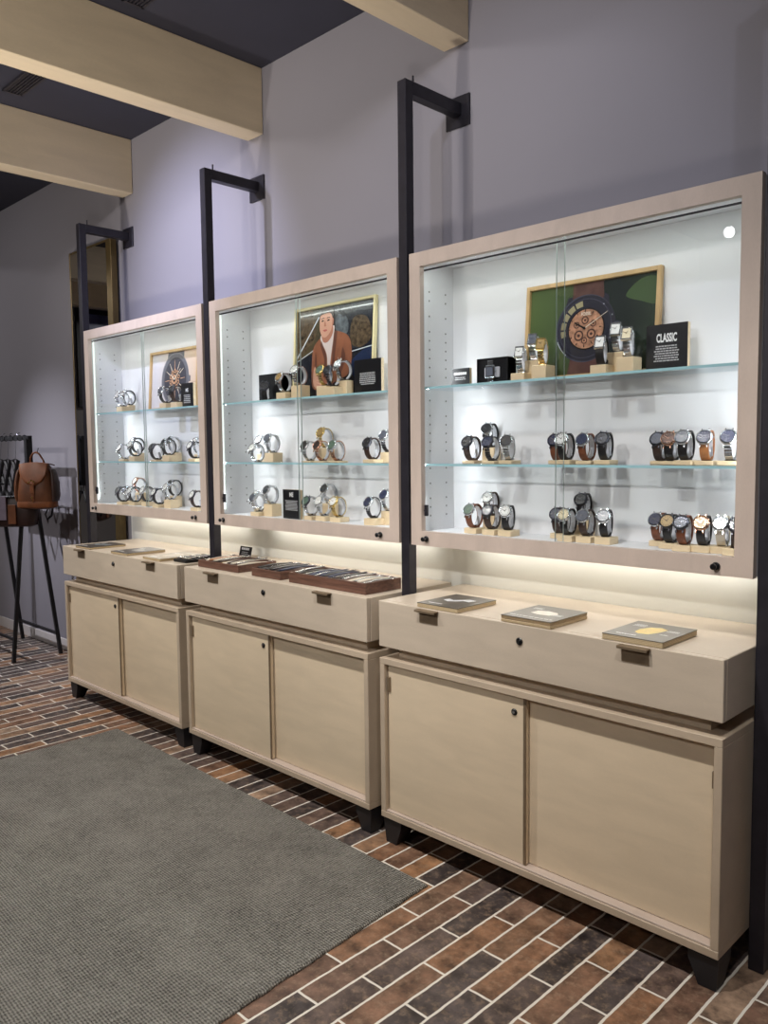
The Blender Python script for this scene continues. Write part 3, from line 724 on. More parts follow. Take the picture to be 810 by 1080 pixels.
mb = MB().box((-.013, -.006, .0462), (.013, .002, .062), .001).box((-.013, -.006, -.010), (.013, .002, .0038), .001); mb.build('strap', WM['silver'], T)
black_box(-2.050, -.172, SH[2], .17, .125, .062, 'closed black presentation box behind the round black watch, middle case', inset=False)

def grad_mat(name, stops, axis='X', lo=-.24, hi=.24, rough=.22, noise=.1, coat=.6):
    m, nt, N, L, P = nodes(name); P.inputs['Roughness'].default_value = rough; P.inputs['Coat Weight'].default_value = coat; P.inputs['Coat Roughness'].default_value = .03
    tc = N.new('ShaderNodeTexCoord'); sp = N.new('ShaderNodeSeparateXYZ'); L.new(tc.outputs['Object'], sp.inputs[0])
    mr = N.new('ShaderNodeMapRange'); mr.inputs['From Min'].default_value = lo; mr.inputs['From Max'].default_value = hi; L.new(sp.outputs[axis], mr.inputs['Value'])
    nz = N.new('ShaderNodeTexNoise'); nz.inputs['Scale'].default_value = 9; nz.inputs['Detail'].default_value = 4; L.new(tc.outputs['Object'], nz.inputs['Vector'])
    ad = N.new('ShaderNodeMath'); ad.operation = 'MULTIPLY_ADD'; ad.inputs[1].default_value = noise*2; L.new(nz.outputs['Fac'], ad.inputs[0])
    sb = N.new('ShaderNodeMath'); sb.operation = 'SUBTRACT'; sb.inputs[1].default_value = noise; L.new(mr.outputs[0], sb.inputs[0]); L.new(sb.outputs[0], ad.inputs[2])
    rp = N.new('ShaderNodeValToRGB'); cr = rp.color_ramp; cr.elements[0].position = stops[0][0]; cr.elements[0].color = stops[0][1]; cr.elements[1].position = stops[-1][0]; cr.elements[1].color = stops[-1][1]
    for p_, c_ in stops[1:-1]: e = cr.elements.new(p_); e.color = c_
    L.new(ad.outputs[0], rp.inputs[0]); L.new(rp.outputs[0], P.inputs['Base Color'])
    return m
def pm(name, c, rough=.25, **k): return mat(name, srgb(*c), rough, coat=.5, **k)

class Flat:
    """layers of flat printed shapes on the picture plane (x right, z up)"""
    def __init__(s): s.mb = MB(); s.mats = []; s.k = 0
    def mi(s, m):
        if m not in s.mats: s.mats.append(m)
        return s.mats.index(m)
    def y(s): s.k += 1; return -.0004-.00012*s.k
    def poly(s, pts, m):
        y = s.y(); s.mb.poly([(p[0], y, p[1]) for p in pts], s.mi(m))
    def smooth(s, pts, m, n=6):
        out = []; k = len(pts)
        for i in range(k):
            p0, p1, p2, p3 = (Vector(pts[(i+j) % k]) for j in (-1, 0, 1, 2))
            for t in range(n):
                t_ = t/n; out.append(.5*((2*p1)+(p2-p0)*t_+(2*p0-5*p1+4*p2-p3)*t_**2+(3*p1-p0-3*p2+p3)*t_**3))
        s.poly(out, m)
    def disc(s, cx, cz, r, m, rz=None, n=40):
        rz = rz or r; s.poly([(cx+r*cos(2*pi*i/n), cz+rz*sin(2*pi*i/n)) for i in range(n)], m)
    def ring(s, cx, cz, r0, r1, m, a0=0, a1=2*pi, n=48):
        y = s.y(); mi = s.mi(m)
        for i in range(n):
            a = a0+(a1-a0)*i/n; b = a0+(a1-a0)*(i+1)/n
            s.mb.poly([(cx+r0*cos(a), y, cz+r0*sin(a)), (cx+r1*cos(a), y, cz+r1*sin(a)), (cx+r1*cos(b), y, cz+r1*sin(b)), (cx+r0*cos(b), y, cz+r0*sin(b))], mi)
    def bar(s, x0, z0, x1, z1, w, m, w1=None):
        d = Vector((x1-x0, z1-z0)).normalized(); p = Vector((-d.y, d.x)); w1 = w if w1 is None else w1
        s.poly([(x0-p.x*w, z0-p.y*w), (x1-p.x*w1, z1-p.y*w1), (x1+p.x*w1, z1+p.y*w1), (x0+p.x*w, z0+p.y*w)], m)
def picture(x, y, z, w, h, label, lean, draw, fm, depth=.018, fw=.014):
    T = thing('framed_picture', label, 'picture', (x, y, z+.0006), group='framed pictures in the cases'); T.rotation_euler = (lean, 0, 0)
    mb = MB()
    for a, b in (((-w/2, 0), (-w/2+fw, h)), ((w/2-fw, 0), (w/2, h)), ((-w/2+fw, 0), (w/2-fw, fw)), ((-w/2+fw, h-fw), (w/2-fw, h))):
        mb.box((a[0], -depth, a[1]), (b[0], 0, b[1]), .0012)
    mb.build('frame', fm, T)
    iw, ih = w-2*fw, h-2*fw
    F = Flat(); draw(F, iw, ih)
    o = F.mb.build('print', F.mats, T); o.location = (0, -.006, fw)
    return T
def draw_green(F, w, h):
    F.poly([(-w/2, 0), (w/2, 0), (w/2, h), (-w/2, h)], grad_mat('green_backdrop', [(0, srgb(88, 106, 64)), (.28, srgb(74, 90, 58)), (.55, srgb(34, 44, 42)), (.75, srgb(26, 34, 34)), (1, srgb(40, 56, 40))]))
    g2 = pm('green_glow', (62, 82, 50)); F.smooth([(w*.27, h*.80), (w*.38, h*.95), (w*.5, h*.93), (w*.5, h*.68), (w*.38, h*.72)], g2)
    cx, cz = -w*.035, h*.50; navy = pm('print_navy', (38, 38, 50)); navy2 = pm('print_navy_lit', (66, 68, 86)); st = pm('print_strap', (88, 60, 56), var=.25, scale=30); cop = pm('print_copper', (176, 130, 104), var=.45, scale=70); tanm = pm('print_tan', (156, 148, 116)); ink = pm('print_ink', (26, 22, 24)); cream = pm('print_cream', (228, 214, 196))
    k = h/.27
    F.poly([(cx-.046*k, h), (cx+.056*k, h), (cx+.060*k, h*.76), (cx-.046*k, h*.76)], st)
    F.poly([(cx-.056*k, 0), (cx+.050*k, 0), (cx+.046*k, h*.2), (cx-.046*k, h*.2)], st)
    F.poly([(cx-.062*k, h*.86), (cx-.046*k, h*.86), (cx-.046*k, h*.66), (cx-.075*k, h*.7)], navy)
    F.poly([(cx+.062*k, h*.86), (cx+.075*k, h*.83), (cx+.078*k, h*.66), (cx+.046*k, h*.7)], navy)
    F.disc(cx, cz, .100*k, navy2, .1*k); F.disc(cx+.003, cz, .097*k, navy)
    F.ring(cx, cz, .086*k, .088*k, navy2)
    for a0, a1 in ((98, 116), (120, 138), (142, 158), (162, 178), (182, 196)):
        F.ring(cx, cz, .066*k, .083*k, tanm, R(a0), R(a1), 6)
    F.disc(cx+.004, cz-.002, .062*k, ink); F.disc(cx+.004, cz-.002, .058*k, cop)
    dk = pm('print_gear', (74, 50, 44))
    for (gx, gz, gr) in ((-.02, -.02, .016), (.022, -.018, .015), (0, .024, .012), (-.028, .012, .010), (.028, .012, .010), (.0, -.036, .010)):
        F.ring(cx+gx*k, cz+gz*k, gr*.7*k, gr*k, dk, n=20); F.disc(cx+gx*k, cz+gz*k, gr*.3*k, dk, n=12)
    for i in range(12):
        a = 2*pi*i/12; F.bar(cx+.048*k*cos(a), cz+.048*k*sin(a), cx+.056*k*cos(a), cz+.056*k*sin(a), .0014*k, ink)
    y = F.y(); text_into(F.mb, 'FOSSIL', .0135*k, (cx+.004, y, cz+.042*k), (1, 0, 0), (0, 0, 1), F.mi(cream), bold=.0004, sx=.85)
    F.bar(cx, cz, cx+.075*k, cz+.042*k, .0013*k, cream, .0006*k); F.bar(cx, cz, cx-.035*k, cz+.02*k, .003*k, ink, .0016*k); F.disc(cx, cz, .004*k, ink)
    lit = pm('print_glint', (200, 206, 214))
    F.ring(cx, cz, .095*k, .0975*k, lit, R(200), R(232), 10)
    for (dx, dz) in ((.09, .03), (.093, -.004), (.086, -.036), (.062, .064)): F.disc(cx+dx*k, cz+dz*k, .0016*k, lit, n=8)
    F.poly([(cx+.098*k, cz+.008*k), (cx+.112*k, cz+.010*k), (cx+.112*k, cz-.012*k), (cx+.098*k, cz-.010*k)], navy2)
def draw_grey(F, w, h):
    F.poly([(-w/2, 0), (w/2, 0), (w/2, h), (-w/2, h)], grad_mat('pale_backdrop', [(0, srgb(216, 216, 224)), (.4, srgb(224, 214, 206)), (1, srgb(218, 190, 162))]))
    g = pm('print_grey', (110, 110, 116), var=.1, scale=60); gd = pm('print_grey_dark', (70, 70, 78)); gl = pm('print_grey_lit', (140, 140, 146)); co = pm('print_copper2', (206, 160, 124)); cr = pm('print_cream2', (236, 220, 196)); dk = pm('print_dark', (56, 50, 52))
    cx, cz = .01, h*.50; r = h*.50
    F.poly([(cx-.075, h), (cx+.085, h), (cx+.085, h*.78), (cx-.085, h*.78)], g); F.poly([(cx-.09, 0), (cx+.09, 0), (cx+.08, h*.2), (cx-.08, h*.2)], g)
    F.disc(cx, cz, .138, gl, r*.98); F.disc(cx+.002, cz, .132, g, r*.94); F.disc(cx+.002, cz, .110, gd, r*.80)
    F.poly([(cx+.138, cz+.015), (cx+.152, cz+.012), (cx+.152, cz-.018), (cx+.138, cz-.02)], g)
    for i in range(12):
        a = 2*pi*i/12+.05; F.bar(cx+.055*cos(a), cz+.058*sin(a), cx+.098*cos(a), cz+.104*sin(a), .0028, cr if i % 3 else co, .0012)
    for i in range(10):
        a = 2*pi*i/10+.3; F.disc(cx+.04*cos(a), cz+.045*sin(a), .012, co, n=10); F.disc(cx+.04*cos(a), cz+.045*sin(a), .006, dk, n=8)
    F.disc(cx, cz, .026, co); F.disc(cx, cz, .014, dk, n=12); F.bar(cx, cz, cx+.06, cz+.055, .003, cr, .001); F.bar(cx, cz, cx-.035, cz+.03, .004, cr, .001)
def draw_man(F, w, h):
    P_ = lambda u, v: ((u-.5)*w, v*h)
    F.poly([P_(0, 0), P_(1, 0), P_(1, 1), P_(0, 1)], grad_mat('autumn_backdrop', [(0, srgb(92, 78, 52)), (.3, srgb(70, 64, 50)), (.55, srgb(52, 54, 58)), (1, srgb(34, 38, 50))], noise=.35))
    car = pm('print_car', (30, 33, 42)); blue = pm('print_car_blue', (36, 48, 78)); tree = pm('print_tree', (84, 70, 54), var=.7, scale=55); sky = pm('print_sky', (92, 98, 104), var=.5, scale=40); steel = pm('print_trim', (206, 212, 220))
    F.smooth([P_(.02, .95), P_(.2, .98), P_(.26, .7), P_(.15, .55), P_(.02, .5)], tree)
    F.smooth([P_(.72, .78), P_(.8, .85), P_(.92, .8), P_(.97, .6), P_(.85, .5), P_(.72, .56)], tree)
    F.smooth([P_(.52, .86), P_(.6, .9), P_(.68, .8), P_(.66, .66), P_(.54, .7)], sky)
    F.poly([P_(0, 0), P_(1, 0), P_(1, .44), P_(.78, .5), P_(.55, .46), P_(.3, .52), P_(.0, .42)], car)
    F.smooth([P_(.72, .30), P_(.8, .42), P_(.98, .48), P_(.99, .2), P_(.82, .14)], blue)
    F.bar(*P_(0, .44), *P_(.30, .90), .0035, steel); F.bar(*P_(.02, .42), *P_(.24, .53), .002, steel); F.bar(*P_(.72, .46), *P_(.99, .50), .002, steel)
    F.poly([P_(.45, 1), P_(.52, 1), P_(.66, .88), P_(.62, .86)], car)
    jk = pm('print_jacket', (138, 84, 58), rough=.4, var=.18, scale=24); jd = pm('print_jacket_dark', (96, 56, 42), rough=.4); sh = pm('print_shirt', (214, 200, 196)); skin = pm('print_skin', (206, 158, 136)); skd = pm('print_skin_dark', (176, 122, 102)); hair = pm('print_hair', (58, 44, 38)); lip = pm('print_lip', (176, 96, 92)); leg = pm('print_trouser', (52, 46, 50))
    F.poly([P_(.28, 0), P_(.62, 0), P_(.6, .2), P_(.28, .2)], leg)
    F.smooth([P_(.24, .10), P_(.22, .38), P_(.24, .56), P_(.33, .66), P_(.45, .72), P_(.58, .70), P_(.70, .62), P_(.74, .42), P_(.70, .22), P_(.56, .16), P_(.40, .08)], jk)
    F.smooth([P_(.33, .64), P_(.36, .7), P_(.50, .78), P_(.50, .66), P_(.47, .4), P_(.46, .20), P_(.43, .20), P_(.42, .45)], sh)
    F.poly([P_(.345, .62), P_(.415, .45), P_(.43, .18), P_(.405, .18), P_(.385, .42), P_(.325, .58)], jd)
    F.poly([P_(.51, .72), P_(.49, .5), P_(.49, .2), P_(.515, .2), P_(.53, .5), P_(.55, .71)], jd)
    F.smooth([P_(.62, .52), P_(.66, .4), P_(.6, .2), P_(.57, .22), P_(.6, .38)], jd); F.smooth([P_(.27, .5), P_(.29, .35), P_(.27, .2), P_(.255, .22), P_(.26, .38)], jd)
    F.smooth([P_(.35, .74), P_(.36, .62), P_(.42, .60), P_(.485, .68), P_(.48, .78)], skd)                       # neck
    F.smooth([P_(.315, .86), P_(.32, .74), P_(.36, .665), P_(.41, .665), P_(.465, .73), P_(.485, .84), P_(.47, .93), P_(.40, .965), P_(.33, .94)], skin)
    F.smooth([P_(.48, .85), P_(.498, .86), P_(.495, .80), P_(.48, .78)], skd)                                       # ear
    F.smooth([P_(.305, .88), P_(.32, .97), P_(.38, 1.0), P_(.46, .995), P_(.50, .93), P_(.487, .86), P_(.47, .90), P_(.44, .93), P_(.37, .925), P_(.325, .91)], hair)
    for ex in (.352, .43): F.smooth([P_(ex-.018, .845), P_(ex, .856), P_(ex+.018, .848), P_(ex, .838)], hair, 4); F.bar(*P_(ex-.022, .875), *P_(ex+.022, .878), .0016, hair)
    F.smooth([P_(.385, .85), P_(.375, .79), P_(.392, .78), P_(.402, .79)], skd, 4)
    F.smooth([P_(.362, .738), P_(.39, .748), P_(.42, .738), P_(.39, .722)], lip, 4)
    # fist with raised thumb
    F.smooth([P_(.25, .28), P_(.262, .33), P_(.275, .33), P_(.285, .26), P_(.33, .22), P_(.37, .16), P_(.36, .10), P_(.30, .08), P_(.255, .13), P_(.245, .20)], skin)
    for q in range(3): F.bar(*P_(.29+.0*q, .205-.032*q), *P_(.345, .18-.03*q), .0012, skd)
picture(-.436, -.126, SH[2], .486, .322, 'oak-framed green picture of a dark skeleton watch, near right case', R(-4), draw_green, M['oak'])
picture(-1.672, -.1265, SH[2], .515, .402, 'cream-framed picture of a man in a brown jacket by a car', R(-3.5), draw_man, mat('cream_frame', srgb(236, 224, 176), .4), fw=.011)
picture(-2.955, -.126, SH[2], .486, .322, 'oak-framed picture of a large grey watch, far left case', R(-4), draw_grey, M['oak'])

# ------------------------------------------------------------------ plaques, straps and trays on the counters
CT = .8776
def plaque(x0, x1, y0, y1, h, label, accent, layers=1, seed=0, grey=(84, 78, 72)):
    w, d = x1-x0, y1-y0
    T = thing('catalogue', label, 'catalogue', ((x0+x1)/2, (y0+y1)/2, CT+.0005), group='catalogues on the counters')
    mb = MB()
    hh = h/layers
    for k in range(layers):
        mb.box((-w/2+.0006*k, -d/2+.0006*k, k*hh+.0008), (w/2-.0006*k, d/2-.0006*k, (k+1)*hh-.0004), .0008)
        for q in range(1, 4): mb.box((-w/2-.0002, -d/2-.0002, k*hh+hh*q/4-.0003), (w/2+.0002, d/2+.0002, k*hh+hh*q/4+.0003), mi=1)
    mb.build('pages', [mat('page_edge', srgb(206, 186, 150), .6), mat('page_line', srgb(140, 110, 78), .7)], T)
    mb = MB().box((-w/2-.001, -d/2-.001, h), (w/2+.001, d/2+.001, h+.0018), .0005, mi=0)
    rnd = random.Random(seed); ux = (1, 0, 0); uz = (0, 1, 0); zt = h+.0021
    pts = accent[0]
    mb.add([(p[0]*w, p[1]*d, zt) for p in pts], [tuple(range(len(pts)))], 1)
    for (cu, cv, ww, hh_, n) in accent[2]: lines_into(mb, (cu*w, cv*d, zt), ux, uz, ww*w, hh_*d, n, 2, rnd, .55)
    mb.build('cover', [mat('cover_dark', srgb(*grey), .35, coat=.2), mat('cover_accent', srgb(*accent[1]), .4, var=.15, scale=60), M['signtext']], T)
shp = [(-.16, -.16), (-.06, -.24), (.10, -.20), (.17, -.02), (.20, .18), (.06, .26), (-.10, .20), (-.18, .02)]
shp2 = [(-.30, -.04), (-.12, -.12), (.02, -.04), (.10, .06), (.26, .04), (.30, .20), (.12, .22), (.0, .12), (-.10, .02), (-.26, .08)]
shp3 = [(-.22, -.08), (-.06, -.14), (.18, -.12), (.26, .02), (.18, .12), (-.02, .16), (-.2, .1)]
tx = [(-.18, -.36, .40, .07, 1), (-.30, .24, .22, .14, 4), (.32, .12, .2, .10, 3), (.30, -.12, .14, .06, 2)]
plaque(-.862, -.688, -.487, -.282, .014, 'dark catalogue with a white watch picture, left end of the near counter', (shp2, (220, 222, 226), tx[:1]), seed=1)
plaque(-.515, -.337, -.487, -.285, .020, 'thick dark catalogue with a white oval, middle of the near counter', (shp3, (236, 228, 216), [(0, -.36, .85, .05, 1), (-.30, .24, .22, .1, 3), (.3, -.05, .2, .1, 3)]), 2, seed=2)
plaque(-.170, .006, -.487, -.280, .016, 'dark catalogue with a yellow watch picture, right end of the near counter', (shp, (226, 200, 120), tx), seed=3)
plaque(-3.44, -3.27, -.480, -.270, .010, 'dark catalogue at the left end of the far counter', (shp2, (150, 160, 170), tx[:2]), seed=4)
plaque(-3.03, -2.86, -.480, -.262, .012, 'dark grey catalogue in the middle of the far counter', (shp3, (170, 170, 168), tx[:2]), seed=5, grey=(96, 92, 90))
plaque(-2.70, -2.535, -.480, -.250, .012, 'pale grey catalogue at the right of the far counter', (shp, (196, 186, 170), tx[:2]), seed=6, grey=(172, 160, 142))
# dark ribbed case lying at the right end of the far counter
T = thing('bracelet_tray', 'small black tray of bracelets at the right end of the far counter', 'tray', (-2.445, -.345, CT+.0005))
MB().box((-.055, -.085, 0), (.055, .095, .014), .004, seg=2).build('base', M['blackplastic'], T)
for k in range(5):
    MB().box((-.048, -.070+k*.034, .0145), (.048, -.048+k*.034, .022), .003, seg=2).build('bracelet', WM['gun'] if k % 2 else WM['silver'], T)

STR = ['silver', 'black', 'dark', 'cream', 'brown', 'silver', 'gun', 'tan', 'navy', 'black', 'gold', 'silver']
NM = dict(silver='silver', black='black', dark='dark brown', cream='cream', brown='brown', gun='gunmetal', tan='tan', navy='navy', gold='gold')
strapcache = {}
def flat_strap(kind, m, L_):
    key = (kind, m, round(L_, 3))
    if key in strapcache: return strapcache[key]
    mb = MB()
    if kind == 'metal':
        n = int(L_/.007)
        for i in range(n):
            y = -L_/2+L_*(i+.5)/n; z = .004*sin(pi*(i+.5)/n)
            mb.box((-.010, y-.0031, z), (-.004, y+.0031, z+.0035), .0006); mb.box((-.0036, y-.0031, z), (.0036, y+.0031, z+.0042), .0006); mb.box((.004, y-.0031, z), (.010, y+.0031, z+.0035), .0006)
        me = mb.mesh('band', WM[m])
    else:
        n = 14; vs = []; fs = []
        for i in range(n+1):
            y = -L_/2+L_*i/n; w = .0125-.003*i/n-(.004 if i in (0, n) else 0); z = .005*sin(pi*i/n)
            vs += [(-w, y, z), (w, y, z), (w*.9, y, z+.0035), (-w*.9, y, z+.0035)]
        for i in range(n):
            for k in range(4): fs.append((i*4+k, i*4+(k+1) % 4, i*4+4+(k+1) % 4, i*4+4+k))
        fs += [(0, 3, 2, 1), (n*4, n*4+1, n*4+2, n*4+3)]; mb.add(vs, fs); me = mb.mesh('band', WM[m])
    strapcache[key] = me; return me
def buckle_mesh():
    if 'b' in strapcache: return strapcache['b']
    mb = MB().tube([(-.010, 0, .004), (.010, 0, .004), (.009, .011, .004), (-.009, .011, .004)], .0013, closed=True, n=6).tube([(0, 0, .004), (0, .012, .006)], .0009, n=6)
    strapcache['b'] = mb.mesh('buckle', WM['silver'], True); return strapcache['b']
def tray(x0, x1, y0, y1, h, label, where, n, seed, seq):
    w, d = x1-x0, y1-y0; t = .006; rnd = random.Random(seed)
    T = thing('strap_tray', label, 'tray', ((x0+x1)/2, (y0+y1)/2, CT+.0005), group='walnut strap trays')
    mb = MB().box((-w/2, -d/2, 0), (w/2, -d/2+t, h), .0008).box((-w/2, d/2-t, 0), (w/2, d/2, h), .0008).box((-w/2, -d/2+t, 0), (-w/2+t, d/2-t, h), .0008).box((w/2-t, -d/2+t, 0), (w/2, d/2-t, h), .0008).box((-w/2+t, -d/2+t, 0), (w/2-t, d/2-t, h-.012))
    mb.build('box', M['walnut'], T)
    nm = {1: 'first', 2: 'second', 3: 'third', 4: 'fourth', 5: 'fifth', 6: 'sixth', 7: 'seventh', 8: 'eighth', 9: 'ninth', 10: 'tenth', 11: 'eleventh', 12: 'twelfth', 13: 'thirteenth', 14: 'fourteenth', 15: 'fifteenth'}
    for k in range(n):
        m = seq[k % len(seq)]; kind = 'metal' if m in ('silver', 'gun', 'gold', 'rose') else 'leather'
        xx = (x0+x1)/2-w/2+t+.014+(w-2*t-.028)*k/(n-1); yy = (y0+y1)/2+rnd.uniform(-.004, .004)
        L_ = (d-.04)
        S_ = thing('watch_strap', '%s %s watch strap, %s from left in the %s' % (NM[m], 'metal' if kind == 'metal' else 'leather', nm[k+1], where), 'strap', (xx, yy, CT+h-.0075+rnd.uniform(0, .010)), R(rnd.uniform(-9, 9)), 'straps in the '+where)
        S_.rotation_euler[0] = R(rnd.uniform(-1, 2.5))
        link(flat_strap(kind, m, L_), 'band', S_); link(buckle_mesh(), 'buckle', S_, (0, L_/2-.004, 0))
tray(-2.262, -1.950, -.443, -.235, .032, 'long low walnut tray of light straps, left end of the middle counter', 'left walnut tray', 11, 11, ['silver', 'cream', 'tan', 'cream', 'silver', 'gold', 'cream', 'dark', 'cream', 'silver', 'cream'])
tray(-1.850, -1.655, -.445, -.225, .034, 'short walnut tray of dark straps, centre of the middle counter', 'short walnut tray', 7, 12, ['black', 'silver', 'black', 'dark', 'gun', 'black', 'navy'])
tray(-1.592, -1.150, -.450, -.262, .042, 'longest walnut tray of mixed straps, right end of the middle counter', 'longest walnut tray', 15, 13, ['silver', 'black', 'silver', 'navy', 'silver', 'navy', 'black', 'navy', 'silver', 'black', 'silver', 'cream', 'silver', 'cream', 'silver'])

# ------------------------------------------------------------------ bag rack
def rack():
    T = thing('bag_rack', 'black steel trestle rack with splayed legs by the back wall', 'rack', (-4.62, 0, 0))
    xe, yc = -.03, -.24
    L3 = -.68
    def bar(a, b, r): return MB().box((-r, -r, 0), (r, r, 1), .001)
    def strut(name, a, b, r):
        a = Vector(a); b = Vector(b); d = b-a; z = d.normalized(); x = z.cross(Vector((0, 1, 0))).normalized(); y = z.cross(x)
        mx = Matrix.Translation(a) @ Matrix((x, y, z)).transposed().to_4x4() @ Matrix.Diagonal((1, 1, d.length, 1))
        bm = bmesh.new(); bmesh.ops.create_cube(bm, size=1)
        for v in bm.verts: v.co = Vector((v.co.x*2*r, v.co.y*2*r, v.co.z+.5))
        return MB().bm(bm, 0, mx).build(name, M['foot'], T)
    zt = 1.20
    for xo, s in ((0, 1), (L3, -1)):
        strut('leg', (xo+.01*s, -.405, .001), (xo-.02*s, yc-.035, zt), .011)
        strut('leg', (xo-.01*s, -.075, .001), (xo-.03*s, yc+.035, zt), .011)
        strut('post', (xo-.005*s, yc, zt-.03), (xo-.005*s, yc, 1.50), .020)
        pass
    strut('crossbar', (-.004, -.382, .15), (L3, -.382, .15), .008); strut('crossbar', (-.004, -.097, .15), (L3, -.097, .15), .008); strut('crossbar', (-.34, -.374, .15), (-.34, -.105, .15), .008)
    strut('top_rail', (-.75, yc, 1.505), (.03, yc, 1.505), .0135)
    strut('shelf_rail', (-.70, yc, 1.12), (-.02, yc, 1.12), .010)
    MB().box((-.71, yc-.05, zt-.02), (-.01, yc+.05, zt), .002).build('deck', M['foot'], T)
    for k in range(9): MB().tube([(-.70+k*.08, yc+.018*cos(q*pi/4), 1.505+.018*sin(q*pi/4)) for q in range(8)], .003, n=6, closed=True).build('rail_ring', M['foot'], T)
rack()
# crossed strap hangers
for k, (xh, lab) in enumerate(((-4.73, 'nearest the backpack'), (-4.86, 'second from the backpack'), (-4.99, 'third from the backpack'), (-5.12, 'fourth from the backpack, at the photo edge'))):
    T = thing('belt_hanger', 'black crossed leather belts on a wire hook, %s' % lab, 'belt hanger', (xh, -.300, 0), group='crossed belts on the rack')
    mb = MB().tube([(0, .052, 1.538)]+[(0, .052+.024*sin(a), 1.520+.02*cos(a)) for a in (-.4, -1.0, -1.57)]+[(.0, .02, 1.47), (.03, 0, 1.36)], .0016, n=6)
    mb.build('wire_hook', WM['gun'], T, True)
    for s in (-1, 1):
        pts = [(s*.055, -.002*s, 1.355), (s*.045, -.002*s, 1.34), (0, -.006*s, 1.25), (-s*.050, -.004*s, 1.16), (-s*.052, 0, 1.14), (-s*.04, .002*s, 1.12), (0, .004*s, 1.04)]
        MB().tube([(p[0]+.03, p[1], p[2]) for p in pts], .013, n=8, flat=.3).build('belt', M['leather_b'], T, True)
    MB().tube([(-.025, 0, 1.352), (.03, 0, 1.362), (.085, 0, 1.352)], .005, n=6).build('hanger_bar', M['leather_b'], T, True)

def lofted(secs, n=28, p=2.6):
    """closed body through horizontal super-ellipse sections (cx, cy, z, rx, ry)"""
    mb = MB(); vs = []; fs = []
    for cx, cy, z, rx, ry in secs:
        for i in range(n):
            a = 2*pi*i/n; c, s = cos(a), sin(a)
            vs.append((cx+rx*math.copysign(abs(c)**(2/p), c), cy+ry*math.copysign(abs(s)**(2/p), s), z))
    for k in range(len(secs)-1):
        for i in range(n): fs.append((k*n+i, k*n+(i+1) % n, (k+1)*n+(i+1) % n, (k+1)*n+i))
    fs += [tuple(reversed(range(n))), tuple((len(secs)-1)*n+i for i in range(n))]
    return mb.add(vs, fs)
def backpack():
    T = thing('backpack', 'brown leather backpack with flap and brass buckles hanging on the black rack', 'backpack', (-4.385, -.290, 1.04), R(42)); T.scale = (.84, .9, .98)
    # local -y faces the camera
    body = lofted([(0, 0, 0, .105, .050), (0, 0, .008, .138, .066), (0, 0, .03, .146, .070), (0, -.002, .10, .144, .070), (0, -.002, .17, .134, .064), (0, 0, .24, .120, .056), (0, 0, .275, .112, .050), (0, 0, .290, .098, .040)], p=3.2)
    o = body.build('body', M['leather'], T, True)
    lofted([(0, 0, .012, .1475, .0715), (0, 0, .020, .150, .0735), (0, 0, .044, .1495, .073), (0, -.001, .050, .1465, .0712)], p=3.2).build('base_band', M['leather2'], T, True)
    # side pockets with dark openings
    for s in (-1, 1):
        lofted([(s*.140, 0, .05, .018, .045), (s*.147, 0, .09, .024, .050), (s*.146, 0, .17, .022, .048), (s*.136, 0, .235, .018, .040), (s*.126, 0, .262, .014, .034)], p=2.4).build('side_pocket', M['leather_d'] if s > 0 else M['leather'], T, True)
    # flap : curved sheet over the top and front
    mb = MB(); nu, nv = 16, 14; vs = []; fs = []
    for j in range(nv+1):
        v = j/nv
        for i in range(nu+1):
            u = i/nu*2-1
            wid = .118*(1-.06*v)
            if v < .35: q = v/.35; y = .045-q*.10; z = .296+.014*sin(pi*q*.5+.2)-.0*q
            else: q = (v-.35)/.65; y = -.055-.020*sin(q*1.3); z = .308-q*.150
            zz = z+(.085*abs(u)**2.2*max(0, (v-.35)/.65))-.010*u*u
            vs.append((u*wid*(1-.10*max(0, v-.35)*abs(u)), y+.014*u*u, zz))
    st = nu+1
    for j in range(nv):
        for i in range(nu): fs.append((j*st+i, j*st+i+1, (j+1)*st+i+1, (j+1)*st+i))
    mb.add(vs, fs); o = mb.build('flap', M['leather2'], T, True)
    md = o.modifiers.new('thick', 'SOLIDIFY'); md.thickness = .005; md.offset = 1
    MB().box((-.016, -.084, .105), (.016, -.080, .175), .002).box((-.011, -.078, .05), (.011, -.074, .12), .002).build('closure_strap', M['leather2'], T)
    for x, z in ((-.020, .178), (.000, .190), (.018, .183), (-.001, .060), (.0, .078)):
        MB().cyl((x, -.085, z), (x, -.089, z), .0062, n=14, bev=.001).build('buckle', M['brass'], T, True)
    MB().tube([(-.050, .01, .296), (-.045, .0, .335), (-.02, -.004, .368), (.0, -.004, .374), (.025, -.004, .366), (.055, .0, .325), (.062, .01, .294)], .0065, n=10).build('handle', M['leather2'], T, True)
    MB().tube([(.07, .07, .25), (.09, .085, .14), (.08, .08, .02), (.075, .06, -.05), (.055, .03, -.075), (.045, .02, -.04), (.06, .04, 0)], .009, n=8, flat=.4).build('shoulder_strap', M['leather_b'], T, True)
    MB().tube([(0, .02, .37), (-.01, .06, .40), (-.03, .10, .40)], .003, n=6).build('hang_loop', M['leather_b'], T)
backpack()
